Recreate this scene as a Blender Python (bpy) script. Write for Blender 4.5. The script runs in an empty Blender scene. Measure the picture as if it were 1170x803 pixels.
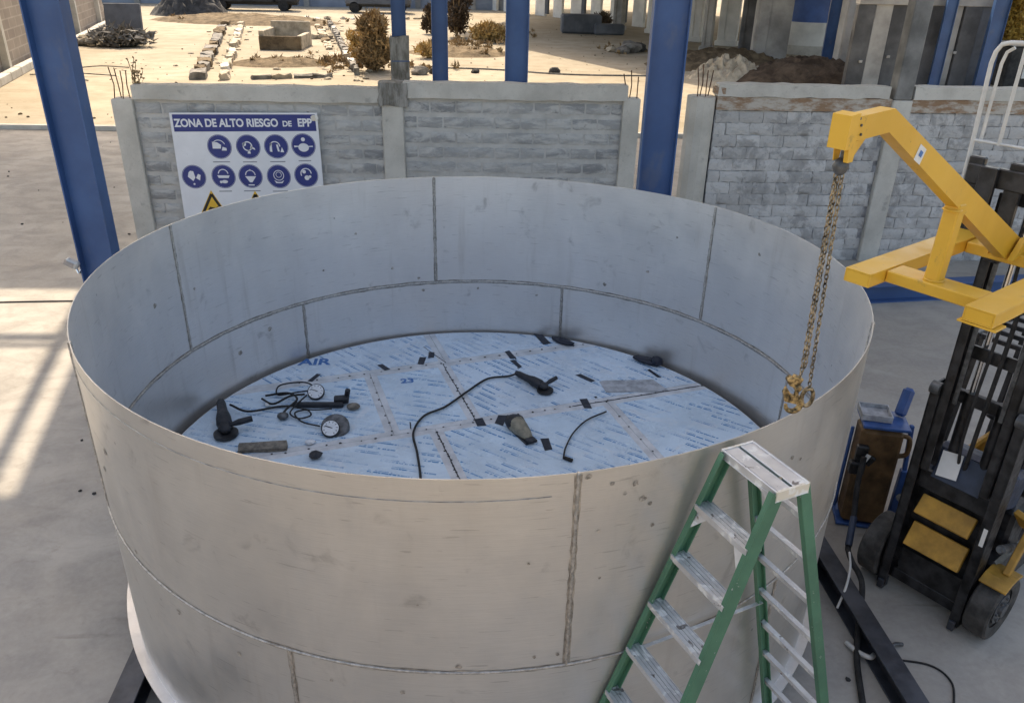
import bpy, bmesh, math, random
from mathutils import Vector, Matrix
random.seed(7)
S = bpy.context.scene
C = S.collection
rad = math.radians

# ------------------------------------------------------------------ camera
cam_d = bpy.data.cameras.new('camera')
cam = bpy.data.objects.new('camera', cam_d); C.objects.link(cam)
cam_d.sensor_width = 36; cam_d.sensor_fit = 'HORIZONTAL'
cam_d.lens = 917.55 / 1170 * 36
cam_d.clip_start = .05; cam_d.clip_end = 2000
_r = Vector((.99910684, -.03702881, .02035671)); _u = Vector((-.00193926, .44106405, .89747353)); _f = Vector((.04221099, .89671142, -.4405983))
cam.matrix_world = Matrix(((_r.x, _u.x, -_f.x, 0), (_r.y, _u.y, -_f.y, -5.9025), (_r.z, _u.z, -_f.z, 4.7593), (0, 0, 0, 1)))
S.camera = cam

# ------------------------------------------------------------------ sky, sun, exposure
SUN_EL = rad(46); SUN_AZ = math.atan2(-.225, .974)          # azimuth from +Y towards +X
w = bpy.data.worlds.new('World'); S.world = w; w.use_nodes = True
nt = w.node_tree; bg = nt.nodes['Background']
sky = nt.nodes.new('ShaderNodeTexSky'); sky.sky_type = 'NISHITA'; sky.sun_disc = False
sky.sun_elevation = SUN_EL; sky.sun_rotation = SUN_AZ; sky.air_density = 1.0; sky.dust_density = 3.0
nt.links.new(sky.outputs[0], bg.inputs[0]); bg.inputs[1].default_value = .15
sd = bpy.data.lights.new('sun', 'SUN'); sd.energy = 2.5; sd.angle = rad(.53); sd.color = (1, .95, .87)
sun = bpy.data.objects.new('sun', sd); C.objects.link(sun)
sdir = Vector((math.sin(SUN_AZ) * math.cos(SUN_EL), math.cos(SUN_AZ) * math.cos(SUN_EL), math.sin(SUN_EL)))
sun.rotation_euler = sdir.to_track_quat('Z', 'Y').to_euler(); sun.location = (0, 0, 30)
S.view_settings.view_transform = 'Standard'; S.view_settings.look = 'None'
S.view_settings.exposure = 1.33; S.view_settings.gamma = 1
S.view_settings.use_white_balance = True; S.view_settings.white_balance_temperature = 8000; S.view_settings.white_balance_tint = 10     # camera set for the shade
S.render.engine = 'CYCLES'
S.cycles.max_bounces = 8; S.cycles.diffuse_bounces = 5; S.cycles.glossy_bounces = 4

# ------------------------------------------------------------------ materials
MATS = {}
class NT:
    def __init__(s, name):
        m = bpy.data.materials.new(name); m.use_nodes = True; s.m = m; s.t = m.node_tree; s.b = s.t.nodes['Principled BSDF']
        MATS[name] = m
        tc = s.t.nodes.new('ShaderNodeTexCoord'); s.obj = tc.outputs['Object']; s.gen = tc.outputs['Generated']
        g = s.t.nodes.new('ShaderNodeNewGeometry'); s.pos = g.outputs['Position']; s.nor = g.outputs['Normal']
    def n(s, ty, **kw):
        nd = s.t.nodes.new(ty)
        for k, v in kw.items():
            if k[0] == '_': setattr(nd, k[1:], v)
        return nd
    def link(s, a, b): s.t.links.new(a, b)
    def set(s, sock, v):
        if hasattr(v, 'is_linked') or hasattr(v, 'links'): s.link(v, sock)
        else: sock.default_value = v
    def math(s, op, a, b=0., c=0.):
        nd = s.n('ShaderNodeMath', _operation=op); s.set(nd.inputs[0], a); s.set(nd.inputs[1], b)
        if len(nd.inputs) > 2: s.set(nd.inputs[2], c)
        return nd.outputs[0]
    def noise(s, scale, detail=4, rough=.55, vec=None, dist=0.):
        nd = s.n('ShaderNodeTexNoise'); nd.inputs['Scale'].default_value = scale; nd.inputs['Detail'].default_value = detail
        nd.inputs['Roughness'].default_value = rough; nd.inputs['Distortion'].default_value = dist
        s.link(vec if vec is not None else s.pos, nd.inputs['Vector']); return nd.outputs[0]
    def vor(s, scale, vec=None):
        nd = s.n('ShaderNodeTexVoronoi'); nd.inputs['Scale'].default_value = scale
        s.link(vec if vec is not None else s.pos, nd.inputs['Vector']); return nd.outputs['Distance']
    def map(s, scale=(1, 1, 1), rot=(0, 0, 0), vec=None):
        nd = s.n('ShaderNodeMapping'); nd.inputs['Scale'].default_value = scale; nd.inputs['Rotation'].default_value = rot
        s.link(vec if vec is not None else s.pos, nd.inputs['Vector']); return nd.outputs[0]
    def ramp(s, fac, a, b, lo=0., hi=1.):
        nd = s.n('ShaderNodeMapRange'); nd.interpolation_type = 'SMOOTHSTEP'
        s.set(nd.inputs[0], fac); nd.inputs[1].default_value = a; nd.inputs[2].default_value = b; nd.inputs[3].default_value = lo; nd.inputs[4].default_value = hi
        return nd.outputs[0]
    def mix(s, fac, a, b, mode='MIX'):
        nd = s.n('ShaderNodeMix'); nd.data_type = 'RGBA'; nd.blend_type = mode
        s.set(nd.inputs[0], fac)
        for i, v in ((6, a), (7, b)):
            if isinstance(v, (tuple, list)): nd.inputs[i].default_value = (*v[:3], 1)
            else: s.link(v, nd.inputs[i])
        return nd.outputs[2]
    def col(s, v):
        if isinstance(v, (tuple, list)): s.b.inputs['Base Color'].default_value = (*v[:3], 1)
        else: s.link(v, s.b.inputs['Base Color'])
        return s
    def rough(s, v): s.set(s.b.inputs['Roughness'], v); return s
    def metal(s, v): s.set(s.b.inputs['Metallic'], v); return s
    def spec(s, v): s.b.inputs['Specular IOR Level'].default_value = v; return s
    def bump(s, h, strength=.3, dist=.01):
        nd = s.n('ShaderNodeBump'); nd.inputs['Strength'].default_value = strength; nd.inputs['Distance'].default_value = dist
        s.link(h, nd.inputs['Height']); s.link(nd.outputs[0], s.b.inputs['Normal']); return s
    def rnd(s):
        return s.n('ShaderNodeObjectInfo').outputs['Random']

def plain(name, c, rough=.6, metal=0, var=.12, scale=6, bump=0):
    m = NT(name); d = tuple(x * (1 - var * 1.6) for x in c); l = tuple(min(1, x * (1 + var)) for x in c)
    f = m.ramp(m.noise(scale, 5, .6), .3, .7); m.col(m.mix(f, d, l)).metal(metal)
    m.rough(m.ramp(m.noise(scale * 2.3, 3), .3, .7, max(.05, rough - .08), min(1, rough + .1)))
    if bump: m.bump(m.noise(scale * 8, 5), bump, .01)
    return m

# shop floor concrete
m = NT('concrete_floor')
big = m.ramp(m.noise(.28, 5, .6, dist=.5), .32, .68); mid = m.ramp(m.noise(1.5, 7, .68, m.map((1, 1.5, 1)), .6), .35, .7); fine = m.noise(22, 5, .7)
c0 = m.mix(big, (.335, .295, .25), (.44, .405, .36)); c0 = m.mix(m.math('MULTIPLY', mid, .65), c0, (.285, .258, .23))
c0 = m.mix(m.ramp(m.noise(5.5, 6, .7, dist=.8), .55, .75, 0, .5), c0, (.24, .212, .182))
c0 = m.mix(m.ramp(m.noise(1.1, 4, .5, m.map((.35, 2.2, 1)), .9), .66, .72, 0, .4), c0, (.15, .125, .10))
c0 = m.mix(m.ramp(m.vor(1.7), .0, .03, .9, 0), c0, (.05, .045, .04)); c0 = m.mix(m.ramp(m.vor(.55), .0, .05, .7, 0), c0, (.09, .075, .06))
c0 = m.mix(m.ramp(m.noise(.9, 3, .5, dist=.5), .6, .75, 0, .5), c0, (.52, .48, .425))
c0 = m.mix(m.ramp(fine, .3, .8, 0, .3), c0, (.50, .455, .40))
m.col(c0).rough(m.ramp(mid, 0, 1, .62, .85)).spec(.35).bump(m.noise(6, 8, .75), .3, .012)
# dusty yard sand
m = NT('sand')
big = m.ramp(m.noise(.12, 6, .6), .35, .7); mid = m.ramp(m.noise(.9, 7, .65), .35, .75); fine = m.noise(9, 6, .7)
c0 = m.mix(big, (.34, .292, .222), (.43, .378, .297)); c0 = m.mix(m.math('MULTIPLY', mid, .55), c0, (.235, .19, .13)); c0 = m.mix(m.ramp(m.noise(.5, 5, .65, m.map((.25, 2.6, 1), (0, 0, .25)), .7), .58, .68, 0, .5), c0, (.185, .145, .097))
c0 = m.mix(m.ramp(m.noise(2.3, 4, .6), .66, .72, 0, .6), c0, (.24, .19, .13))
c0 = m.mix(m.ramp(m.vor(.7), 0, .06, .8, 0), c0, (.12, .095, .07))
m.col(c0).rough(.95).spec(.1).bump(m.noise(4, 8, .7), .5, .04)
# brown soil
m = NT('soil'); c0 = m.mix(m.ramp(m.noise(1.6, 6, .7), .35, .7), (.10, .075, .05), (.24, .18, .115)); m.col(c0).rough(.95).spec(.1).bump(m.noise(6, 8, .75), .8, .06)
m = NT('dark_soil'); c0 = m.mix(m.ramp(m.noise(1.6, 6, .7), .35, .7), (.055, .04, .03), (.13, .095, .068)); m.col(c0).rough(.95).spec(.1).bump(m.noise(6, 8, .75), .8, .06)
# stainless plate, mill finish with handling marks
def steel(name, lo, hi, r0, r1, mottled=True):
    m = NT(name)
    br = m.noise(9, 5, .7, m.map((.8, .8, 40))); cloud = m.ramp(m.noise(1.1, 6, .62, m.map((1, 1, .45)), .5), .3, .72)
    c = m.mix(cloud, lo, hi); c = m.mix(m.ramp(br, .38, .70, 0, .30), c, tuple(x * .72 for x in lo))
    if mottled:
        st = m.ramp(m.noise(4.5, 5, .6, dist=.5), .60, .78, 0, .4); c = m.mix(st, c, (.20, .18, .165))
        sp = m.ramp(m.vor(1.6), .006, .022, .6, 0); c = m.mix(sp, c, (.16, .14, .125))
        sc = m.ramp(m.noise(3.2, 2, .4, m.map((1.6, 1.6, 26), (0, .35, .4))), .70, .715, 0, .35); c = m.mix(sc, c, (.26, .235, .215))
        dr = m.ramp(m.noise(2.2, 4, .6, m.map((3.4, 3.4, .35))), .55, .8, 0, .3); c = m.mix(dr, c, (.42, .37, .32))
    m.col(c).metal(.74).rough(m.ramp(m.noise(3, 5, .6), .3, .7, r0, r1)); m.bump(m.noise(1.5, 4, .5, m.map((1, 1, .6))), .22, .03)
    return m
steel('stainless_outside_warm', (.61, .582, .542), (.70, .672, .632), .34, .46)  # outside faces: warm bounce from the sunlit ground tinted into the steel colour
steel('stainless_inside', (.71, .685, .665), (.80, .775, .755), .34, .46)  # inside faces: same steel, colour lifted to brighten the interior
steel('stainless_flange', (.68, .68, .69), (.80, .80, .81), .30, .42, False)
plain('weld_bead', (.50, .47, .44), .38, .85, .2, 40, .5)
plain('weld_scorch', (.035, .034, .036), .6, .2, .4, 40, .3)
plain('heat_tint', (.42, .385, .345), .5, .8, .3, 14, .3)
plain('soot', (.45, .41, .365), .6, .6, .4, 30, .2)
plain('tape_white', (.62, .63, .645), .5, 0, .12, 7)
plain('dark_tape', (.010, .014, .028), .5, 0, .2, 20)
# printed film on the bottom plates
def film(name, ang, base, ink):
    m = NT(name); v = m.map((1, 1, 1), (0, 0, ang)); sx = m.n('ShaderNodeSeparateXYZ'); m.link(v, sx.inputs[0]); x, y = sx.outputs[0], sx.outputs[1]
    row = m.math('FLOOR', m.math('DIVIDE', y, .09)); fy = m.math('FRACT', m.math('DIVIDE', y, .09))
    wn = m.n('ShaderNodeTexWhiteNoise'); wn.noise_dimensions = '1D'; m.link(row, wn.inputs['W']); ph = wn.outputs['Value']
    xs = m.math('ADD', x, m.math('MULTIPLY', ph, 3.1)); fx = m.math('FRACT', m.math('DIVIDE', xs, .62))
    cell = m.math('FLOOR', m.math('DIVIDE', xs, .62)); wn2 = m.n('ShaderNodeTexWhiteNoise'); wn2.noise_dimensions = '2D'
    cv = m.n('ShaderNodeCombineXYZ'); m.link(row, cv.inputs[0]); m.link(cell, cv.inputs[1]); m.link(cv.outputs[0], wn2.inputs['Vector'])
    keep = m.math('GREATER_THAN', wn2.outputs['Value'], .14)
    band = m.math('MULTIPLY', m.math('GREATER_THAN', fy, .36), m.math('LESS_THAN', fy, .58))
    two = m.math('MULTIPLY', m.math('GREATER_THAN', fy, .70), m.math('LESS_THAN', fy, .80))
    two = m.math('MULTIPLY', two, m.math('LESS_THAN', fx, .36)); band = m.math('MULTIPLY', band, m.math('LESS_THAN', fx, .66))
    lv = m.n('ShaderNodeCombineXYZ'); m.link(m.math('MULTIPLY', x, 48), lv.inputs[0]); m.link(m.math('MULTIPLY', y, 12), lv.inputs[1])
    letter = m.ramp(m.noise(1, 2, .5, lv.outputs[0]), .40, .46)
    ms = m.math('MULTIPLY', m.math('MULTIPLY', m.math('MAXIMUM', band, two), keep), letter)
    fade = m.ramp(m.noise(2.4, 5, .6, dist=.5), .34, .60, .12, 1)
    cloud = m.ramp(m.noise(2.0, 6, .6, dist=.6), .3, .7)
    c = m.mix(cloud, base, tuple(min(1, k * 1.22) for k in base)); c = m.mix(m.ramp(m.noise(3.2, 6, .65, dist=1.2), .54, .68, 0, .65), c, (.66, .71, .76)); c = m.mix(m.ramp(m.noise(11, 5, .7, dist=.6), .64, .74, 0, .35), c, (.25, .36, .48))
    c = m.mix(m.math('MULTIPLY', ms, fade), c, ink)
    m.col(c).rough(m.ramp(m.noise(4, 4),   .3, .7, .2, .42)).spec(.6); m.bump(m.noise(5, 5, .6, dist=2.2), .6, .02)
film('printed_film', rad(36), (.50, .615, .715), (.04, .22, .47))
film('printed_film_turned', rad(14), (.51, .62, .715), (.045, .23, .47))
film('printed_film_far', rad(44), (.52, .61, .695), (.05, .22, .44))
# steelwork and masonry
m = NT('blue_paint'); c = m.mix(m.ramp(m.noise(1.3, 5, .6), .3, .7), (.032, .085, .215), (.048, .12, .285)); c = m.mix(m.ramp(m.noise(3, 6, .7, m.map((1, 1, .4))), .56, .70, 0, .45), c, (.11, .135, .20)); c = m.mix(m.ramp(m.noise(14, 6, .75), .66, .71, 0, .6), c, (.16, .15, .15)); m.col(c).rough(.42).bump(m.noise(30, 3), .05, .003)
m = NT('cast_concrete'); c = m.mix(m.ramp(m.noise(1.4, 6, .65), .3, .7), (.45, .425, .38), (.60, .57, .515)); c = m.mix(m.ramp(m.noise(4.2, 5, .65), .6, .72, 0, .5), c, (.24, .23, .215)); c = m.mix(m.ramp(m.noise(40, 3), .62, .7, 0, .3), c, (.2, .19, .18)); m.col(c).rough(.88).spec(.2).bump(m.noise(18, 6, .7), .35, .012)
m = NT('stained_concrete'); c = m.mix(m.ramp(m.noise(3.4, 6, .7, m.map((2, 2, .5))), .35, .65), (.13, .12, .10), (.34, .325, .30)); m.col(c).rough(.9).spec(.2).bump(m.noise(18, 6, .7), .4, .012)
m = NT('mortar'); c = m.mix(m.ramp(m.noise(2.6, 6, .65), .3, .7), (.43, .415, .39), (.56, .54, .51)); m.col(c).rough(.92).spec(.15).bump(m.noise(14, 7, .7), .7, .02)
m = NT('grey_block'); r = m.rnd(); c = m.mix(r, (.25, .25, .25), (.40, .395, .385)); sm = m.ramp(m.noise(2.4, 7, .7, m.map((.8, 1, 2.6)), .5), .40, .60); c = m.mix(m.math('MULTIPLY', sm, .95), c, (.53, .515, .49)); c = m.mix(m.ramp(m.noise(6, 6, .7, m.map((.7, 1, 2)), .8), .62, .70, 0, .7), c, (.13, .13, .13)); m.col(c).rough(.93).spec(.15).bump(m.noise(16, 7, .7), .9, .018)
m = NT('rough_block'); r = m.rnd(); c = m.mix(r, (.48, .465, .45), (.64, .625, .61)); sm = m.ramp(m.noise(3.0, 7, .7, None, .6), .47, .60); c = m.mix(m.math('MULTIPLY', sm, .8), c, (.34, .33, .325)); c = m.mix(m.ramp(m.noise(1.4, 5, .6), .5, .68, 0, .6), c, (.66, .645, .63)); c = m.mix(m.ramp(m.noise(22, 6, .75), .57, .68, 0, .6), c, (.14, .14, .145)); m.col(c).rough(.95).spec(.12).bump(m.noise(9, 9, .8), .9, .04)
plain('joint_dark', (.33, .33, .34), .95, 0, .3, 9, .6)
m = NT('clay_band'); c = m.mix(m.ramp(m.noise(3, 6, .7, m.map((1, 1, 3))), .4, .62), (.30, .19, .12), (.50, .455, .40)); m.col(c).rough(.9).spec(.15).bump(m.noise(14, 6, .7), .6, .015)
m = NT('far_block'); bt = m.n('ShaderNodeTexBrick'); bt.inputs['Scale'].default_value = 1; bt.inputs['Brick Width'].default_value = .8; bt.inputs['Row Height'].default_value = .4; bt.inputs['Mortar Size'].default_value = .03
sx = m.n('ShaderNodeSeparateXYZ'); m.link(m.pos, sx.inputs[0]); cv = m.n('ShaderNodeCombineXYZ'); m.link(m.math('ADD', sx.outputs[0], sx.outputs[1]), cv.inputs[0]); m.link(sx.outputs[2], cv.inputs[1]); m.link(cv.outputs[0], bt.inputs['Vector'])
bt.inputs['Color1'].default_value = (.34, .29, .245, 1); bt.inputs['Color2'].default_value = (.27, .23, .20, 1); bt.inputs['Mortar'].default_value = (.40, .35, .30, 1)
m.col(m.mix(m.ramp(m.noise(.8, 5), .4, .7, 0, .4), bt.outputs['Color'], (.22, .185, .16))).rough(.95).spec(.1)
plain('post_grey', (.20, .195, .185), .85, 0, .25, 2, .2)
plain('roof_sheet', (.42, .43, .45), .5, .3, .08, 2)
plain('rust', (.12, .055, .03), .8, .3, .4, 12, .4)
plain('rusty_brown', (.15, .085, .038), .6, .25, .35, 5, .2)
plain('dark_steel', (.075, .08, .095), .45, .5, .25, 4, .1)
m = NT('green_fibreglass'); c = m.mix(m.ramp(m.noise(3, 6, .65), .3, .7), (.045, .135, .082), (.068, .195, .118)); c = m.mix(m.ramp(m.noise(26, 4, .6), .68, .71, 0, .8), c, (.5, .5, .47)); c = m.mix(m.ramp(m.noise(9, 6, .7), .60, .70, 0, .35), c, (.16, .24, .19)); m.col(c).rough(.45)
m = NT('spattered_aluminium'); c = m.mix(m.ramp(m.noise(5, 5, .6), .3, .7), (.55, .55, .56), (.72, .72, .73)); c = m.mix(m.ramp(m.noise(13, 4, .6, dist=.5), .57, .62, 0, .85), c, (.74, .73, .70)); c = m.mix(m.ramp(m.noise(16, 3, .5, dist=.7), .66, .69, 0, .8), c, (.14, .12, .11)); m.col(c).metal(m.ramp(m.noise(13, 4, .6, dist=.5), .57, .62, .6, 0)).rough(.45)
m = NT('spattered_cap_end'); c = m.mix(m.ramp(m.noise(14, 4, .6, dist=.6), .45, .55), (.66, .60, .50), (.74, .72, .68)); c = m.mix(m.ramp(m.noise(24, 3, .5), .63, .67, 0, .8), c, (.30, .21, .14)); m.col(c).rough(.6)
m = NT('yellow_paint'); c = m.mix(m.ramp(m.noise(1.8, 5, .6), .3, .7), (.66, .36, .035), (.76, .43, .05)); c = m.mix(m.ramp(m.noise(7, 7, .75, None, .4), .60, .68, 0, .6), c, (.40, .235, .05)); c = m.mix(m.ramp(m.noise(19, 6, .75), .66, .70, 0, .7), c, (.13, .09, .05)); m.col(c).rough(m.ramp(m.noise(5, 4), .3, .7, .32, .48))
plain('machine_yellow', (.48, .26, .045), .5, 0, .22, 5)
plain('black_paint', (.022, .022, .024), .40, 0, .6, 9)
plain('black_plastic', (.016, .018, .024), .5, 0, .3, 14, .15)
plain('navy_plastic', (.035, .05, .085), .45, 0, .2, 6)
plain('rubber', (.022, .021, .021), .8, 0, .35, 9, .3)
plain('dusty_tyre', (.062, .06, .057), .85, 0, .4, 6, .4)
plain('chrome', (.75, .75, .76), .15, 1, .05)
plain('white_tube', (.60, .59, .56), .45, 0, .08, 6)
plain('paper', (.74, .74, .72), .7, 0, .05)
plain('brass_chain', (.30, .235, .15), .45, .8, .6, 45)
plain('yellow_hook', (.36, .245, .11), .45, .5, .6, 40)
plain('grey_iron', (.13, .135, .14), .5, .6, .3, 18)
plain('dial_white', (.72, .74, .76), .35, 0, .06, 30)
plain('weathered_wood', (.20, .175, .145), .8, 0, .3, 20, .3)
plain('tan_plastic', (.25, .225, .165), .5, 0, .2, 20)
plain('blue_plastic', (.035, .10, .29), .4, 0, .15, 8)
plain('pale_cloth', (.42, .43, .45), .85, 0, .2, 14, .3)
plain('sign_white', (.76, .77, .80), .35, 0, .03, 3)
plain('sign_blue', (.022, .04, .20), .4, 0, .06, 5)
plain('sign_yellow', (.80, .47, .05), .4, 0, .05)
plain('sign_black', (.02, .018, .016), .5, 0, .1)
plain('print_grey', (.22, .23, .26), .5)
plain('ink_blue', (.035, .16, .42), .5, 0, .1, 20)
plain('rubble_pale', (.43, .365, .275), .92, 0, .22, 3, .5)
plain('rubble_grey', (.20, .185, .165), .92, 0, .3, 3, .5)
plain('rubble_dark', (.045, .043, .042), .9, 0, .3, 3, .5)
plain('dry_twig', (.30, .205, .105), .9, 0, .35, 4)
plain('dry_grass', (.46, .31, .12), .9, 0, .3, 3)
plain('dark_leaf', (.085, .055, .032), .85, 0, .35, 4)
plain('golden_leaf', (.46, .29, .06), .85, 0, .3, 4)
plain('far_white', (.74, .72, .68), .8, 0, .12, .7)
plain('far_concrete', (.36, .345, .325), .88, 0, .25, .6, .2)
plain('far_dark_panel', (.105, .105, .11), .6, .2, .3, .8)
plain('far_blue', (.06, .13, .36), .5, 0, .15, 1)
plain('far_blue_grey', (.22, .255, .32), .7, 0, .15, .5)
plain('block_dark', (.11, .12, .14), .8, 0, .2, 1)
plain('seat_vinyl', (.02, .022, .026), .5, 0, .2, 9)

# ------------------------------------------------------------------ mesh helpers
MW = {}
def new(name, bm, mat, parent=None, smooth=None, bevel=0, world=True):
    if bevel:
        bmesh.ops.bevel(bm, geom=[e for e in bm.edges if len(e.link_faces) == 2 and e.calc_face_angle(0) > .5], offset=bevel, segments=1, affect='EDGES', clamp_overlap=True)
    M = MW.get(parent, Matrix()) if parent else Matrix()
    if world and parent: bm.transform(M.inverted())
    me = bpy.data.meshes.new(name); bmesh.ops.recalc_face_normals(bm, faces=bm.faces); bm.to_mesh(me); bm.free()
    me.materials.append(MATS[mat])
    if smooth is not None:
        me.polygons.foreach_set('use_smooth', [True] * len(me.polygons)); me.set_sharp_from_angle(angle=rad(smooth))
    o = bpy.data.objects.new(name, me); C.objects.link(o)
    if parent: o.parent = parent; MW[o] = M
    else: MW[o] = Matrix()
    return o
def tag(o, label, cat, group=None):
    o['label'] = label; o['category'] = cat
    if group: o['group'] = group
    return o
def thing(name, loc, label, cat, group=None, rz=0):
    o = bpy.data.objects.new(name, None); C.objects.link(o); o.location = loc; o.rotation_euler = (0, 0, rz); o.empty_display_size = .1
    MW[o] = Matrix.Translation(loc) @ Matrix.Rotation(rz, 4, 'Z'); return tag(o, label, cat, group)
def struct(o): o['kind'] = 'structure'; return o
def B(): return bmesh.new()
def box(bm, c, s, rot=None):
    M = Matrix.Translation(Vector(c))
    if rot is not None: M = M @ rot
    return bmesh.ops.create_cube(bm, size=1, matrix=M @ Matrix.Diagonal((*s, 1)))
def box2(bm, a, b):
    a = Vector(a); b = Vector(b); return box(bm, (a + b) / 2, [abs(x) for x in (b - a)])
def frame(d, up=Vector((0, 0, 1))):
    d = Vector(d).normalized()
    if abs(d.dot(up)) > .99: up = Vector((0, 1, 0))
    x = d.cross(up).normalized(); y = x.cross(d); return x, y, d
def bar(bm, a, b, wx, wy, up=Vector((0, 0, 1))):
    a = Vector(a); b = Vector(b); x, y, d = frame(b - a, up)
    M = Matrix((x, y, d)).transposed().to_4x4(); M.translation = (a + b) / 2
    bmesh.ops.create_cube(bm, size=1, matrix=M @ Matrix.Diagonal((wx, wy, (b - a).length, 1)))
def cyl(bm, a, b, r, r2=None, seg=16, caps=True):
    a = Vector(a); b = Vector(b); x, y, d = frame(b - a)
    M = Matrix((x, y, d)).transposed().to_4x4(); M.translation = (a + b) / 2
    bmesh.ops.create_cone(bm, cap_ends=caps, segments=seg, radius1=r, radius2=r if r2 is None else r2, depth=(b - a).length, matrix=M)
def tube(bm, pts, r, seg=8, closed=False):
    pts = [Vector(p) for p in pts]; n = len(pts); rings = []; rr = r if isinstance(r, (list, tuple)) else [r] * n
    ref = None
    for i, p in enumerate(pts):
        if closed: d = pts[(i + 1) % n] - pts[i - 1]
        else: d = pts[min(i + 1, n - 1)] - pts[max(i - 1, 0)]
        d.normalize()
        if ref is None: ref = Vector((0, 0, 1)) if abs(d.z) < .9 else Vector((0, 1, 0))
        x = d.cross(ref).normalized(); y = x.cross(d).normalized(); ref = y
        rings.append([bm.verts.new(p + (x * math.cos(2 * math.pi * k / seg) + y * math.sin(2 * math.pi * k / seg)) * rr[i]) for k in range(seg)])
    for i in range(n if closed else n - 1):
        A, Bq = rings[i], rings[(i + 1) % n]
        for k in range(seg): bm.faces.new((A[k], A[(k + 1) % seg], Bq[(k + 1) % seg], Bq[k]))
    if not closed: bm.faces.new(rings[0]); bm.faces.new(rings[-1][::-1])
def spline(pts, n=8):
    P = [Vector(p) for p in pts]; P = [2 * P[0] - P[1]] + P + [2 * P[-1] - P[-2]]; out = []
    for i in range(1, len(P) - 2):
        for k in range(n):
            t = k / n; a, b, c, d = P[i - 1:i + 3]
            out.append(.5 * (2 * b + (c - a) * t + (2 * a - 5 * b + 4 * c - d) * t * t + (3 * b - a - 3 * c + d) * t ** 3))
    out.append(P[-2]); return out
def poly(bm, pts, thick=(0, 0, 0)):
    t = Vector(thick); a = [bm.verts.new(Vector(p)) for p in pts]; f = bm.faces.new(a)
    if t.length:
        b = [bm.verts.new(Vector(p) + t) for p in pts]; bm.faces.new(b[::-1]); n = len(a)
        for i in range(n): bm.faces.new((a[i], b[i], b[(i + 1) % n], a[(i + 1) % n]))
def rock(bm, c, s, sub=1, j=.25, rnd=random):
    g = bmesh.ops.create_icosphere(bm, subdivisions=sub, radius=1)
    R = Matrix.Rotation(rnd.random() * 6.3, 3, Vector((rnd.random() - .5, rnd.random() - .5, rnd.random() - .5 + 1e-3)).normalized())
    for v in g['verts']:
        v.co = R @ (v.co * (1 + rnd.uniform(-j, j))); v.co = Vector((v.co.x * s[0], v.co.y * s[1], v.co.z * s[2])) + Vector(c)
def text(name, body, loc, size, mat, parent, rot, depth=.001, bold=0, sx=1):
    cu = bpy.data.curves.new(name, 'FONT'); cu.body = body; cu.size = size; cu.extrude = depth; cu.offset = bold; cu.align_x = 'CENTER'; cu.align_y = 'CENTER'
    t = bpy.data.objects.new('tmp', cu); me = bpy.data.meshes.new_from_object(t); bpy.data.objects.remove(t); bpy.data.curves.remove(cu)
    bm = B(); bm.from_mesh(me); bpy.data.meshes.remove(me); bm.transform(Matrix.Translation(loc) @ rot.to_4x4() @ Matrix.Diagonal((sx, 1, 1, 1)))
    return new(name, bm, mat, parent)
def share(proto, name, loc, rot, scale, parent):
    o = bpy.data.objects.new(name, proto); C.objects.link(o); M = MW[parent].inverted()
    o.matrix_local = M @ Matrix.LocRotScale(Vector(loc), rot, Vector(scale)); o.parent = parent; return o

# ------------------------------------------------------------------ ground
bm = B(); box2(bm, (-600, -600, -.5), (600, 900, 0)); struct(new('ground', bm, 'sand'))
bm = B(); box2(bm, (-16, -6.6, -.02), (14, 18.2, .012)); struct(new('floor_slab', bm, 'concrete_floor'))
bm = B(); box2(bm, (-16, 18.2, -.02), (-2.2, 18.42, .13)); box2(bm, (-2.1, 18.2, -.02), (14, 18.42, .13)); struct(new('kerb', bm, 'cast_concrete', bevel=.02))

# ------------------------------------------------------------------ shed roof (above the frame) : unfinished bay on the left lets the sun strip in
HR = 11.5; SH = Vector((-sdir.x, -sdir.y)) / sdir.z * HR          # ground shift of a roof point's shadow
def up(x, y, z=HR): return (x - SH.x * z / HR, y - SH.y * z / HR, z)
roof = thing('shed_roof', (0, 8, HR), 'high grey sheet roof over the work yard with an unfinished left bay', 'roof')
HX0 = -11.0
def roofpoly(pts): bm = B(); poly(bm, [up(x, y) for x, y in pts], (0, 0, .06)); new('roof_sheet', bm, 'roof_sheet', roof)
Yt, Yb = 5.95, .57; xr = lambda y: -5.18 + (3.51 - y) * .246
roofpoly([(-16, Yt), (-16, 18.15), (16, 18.15), (16, Yt)])
roofpoly([(xr(Yt), Yt), (16, Yt), (16, Yb), (xr(Yb), Yb)])
roofpoly([(-16, Yb), (16, Yb), (16, -7.2), (-16, -7.2)])
roofpoly([(-16, Yt), (HX0, Yt), (HX0, Yb), (-16, Yb)])
bm = B(); a, b = up(xr(Yt) - .30, Yt), up(xr(Yb) - .30, Yb); bar(bm, a, b, .17, .25); new('rafter', bm, 'blue_paint', roof)
for y, wd in ((4.15, .10), (3.9, .06)):
    bm = B(); bar(bm, up(HX0, y), up(xr(y), y), .16 if wd > .08 else .07, wd); new('purlin', bm, 'blue_paint', roof)
bm = B(); bar(bm, up(-7.6, 5.95), up(-6.6, 3.6), .06, .06); new('brace', bm, 'blue_paint', roof)

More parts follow.
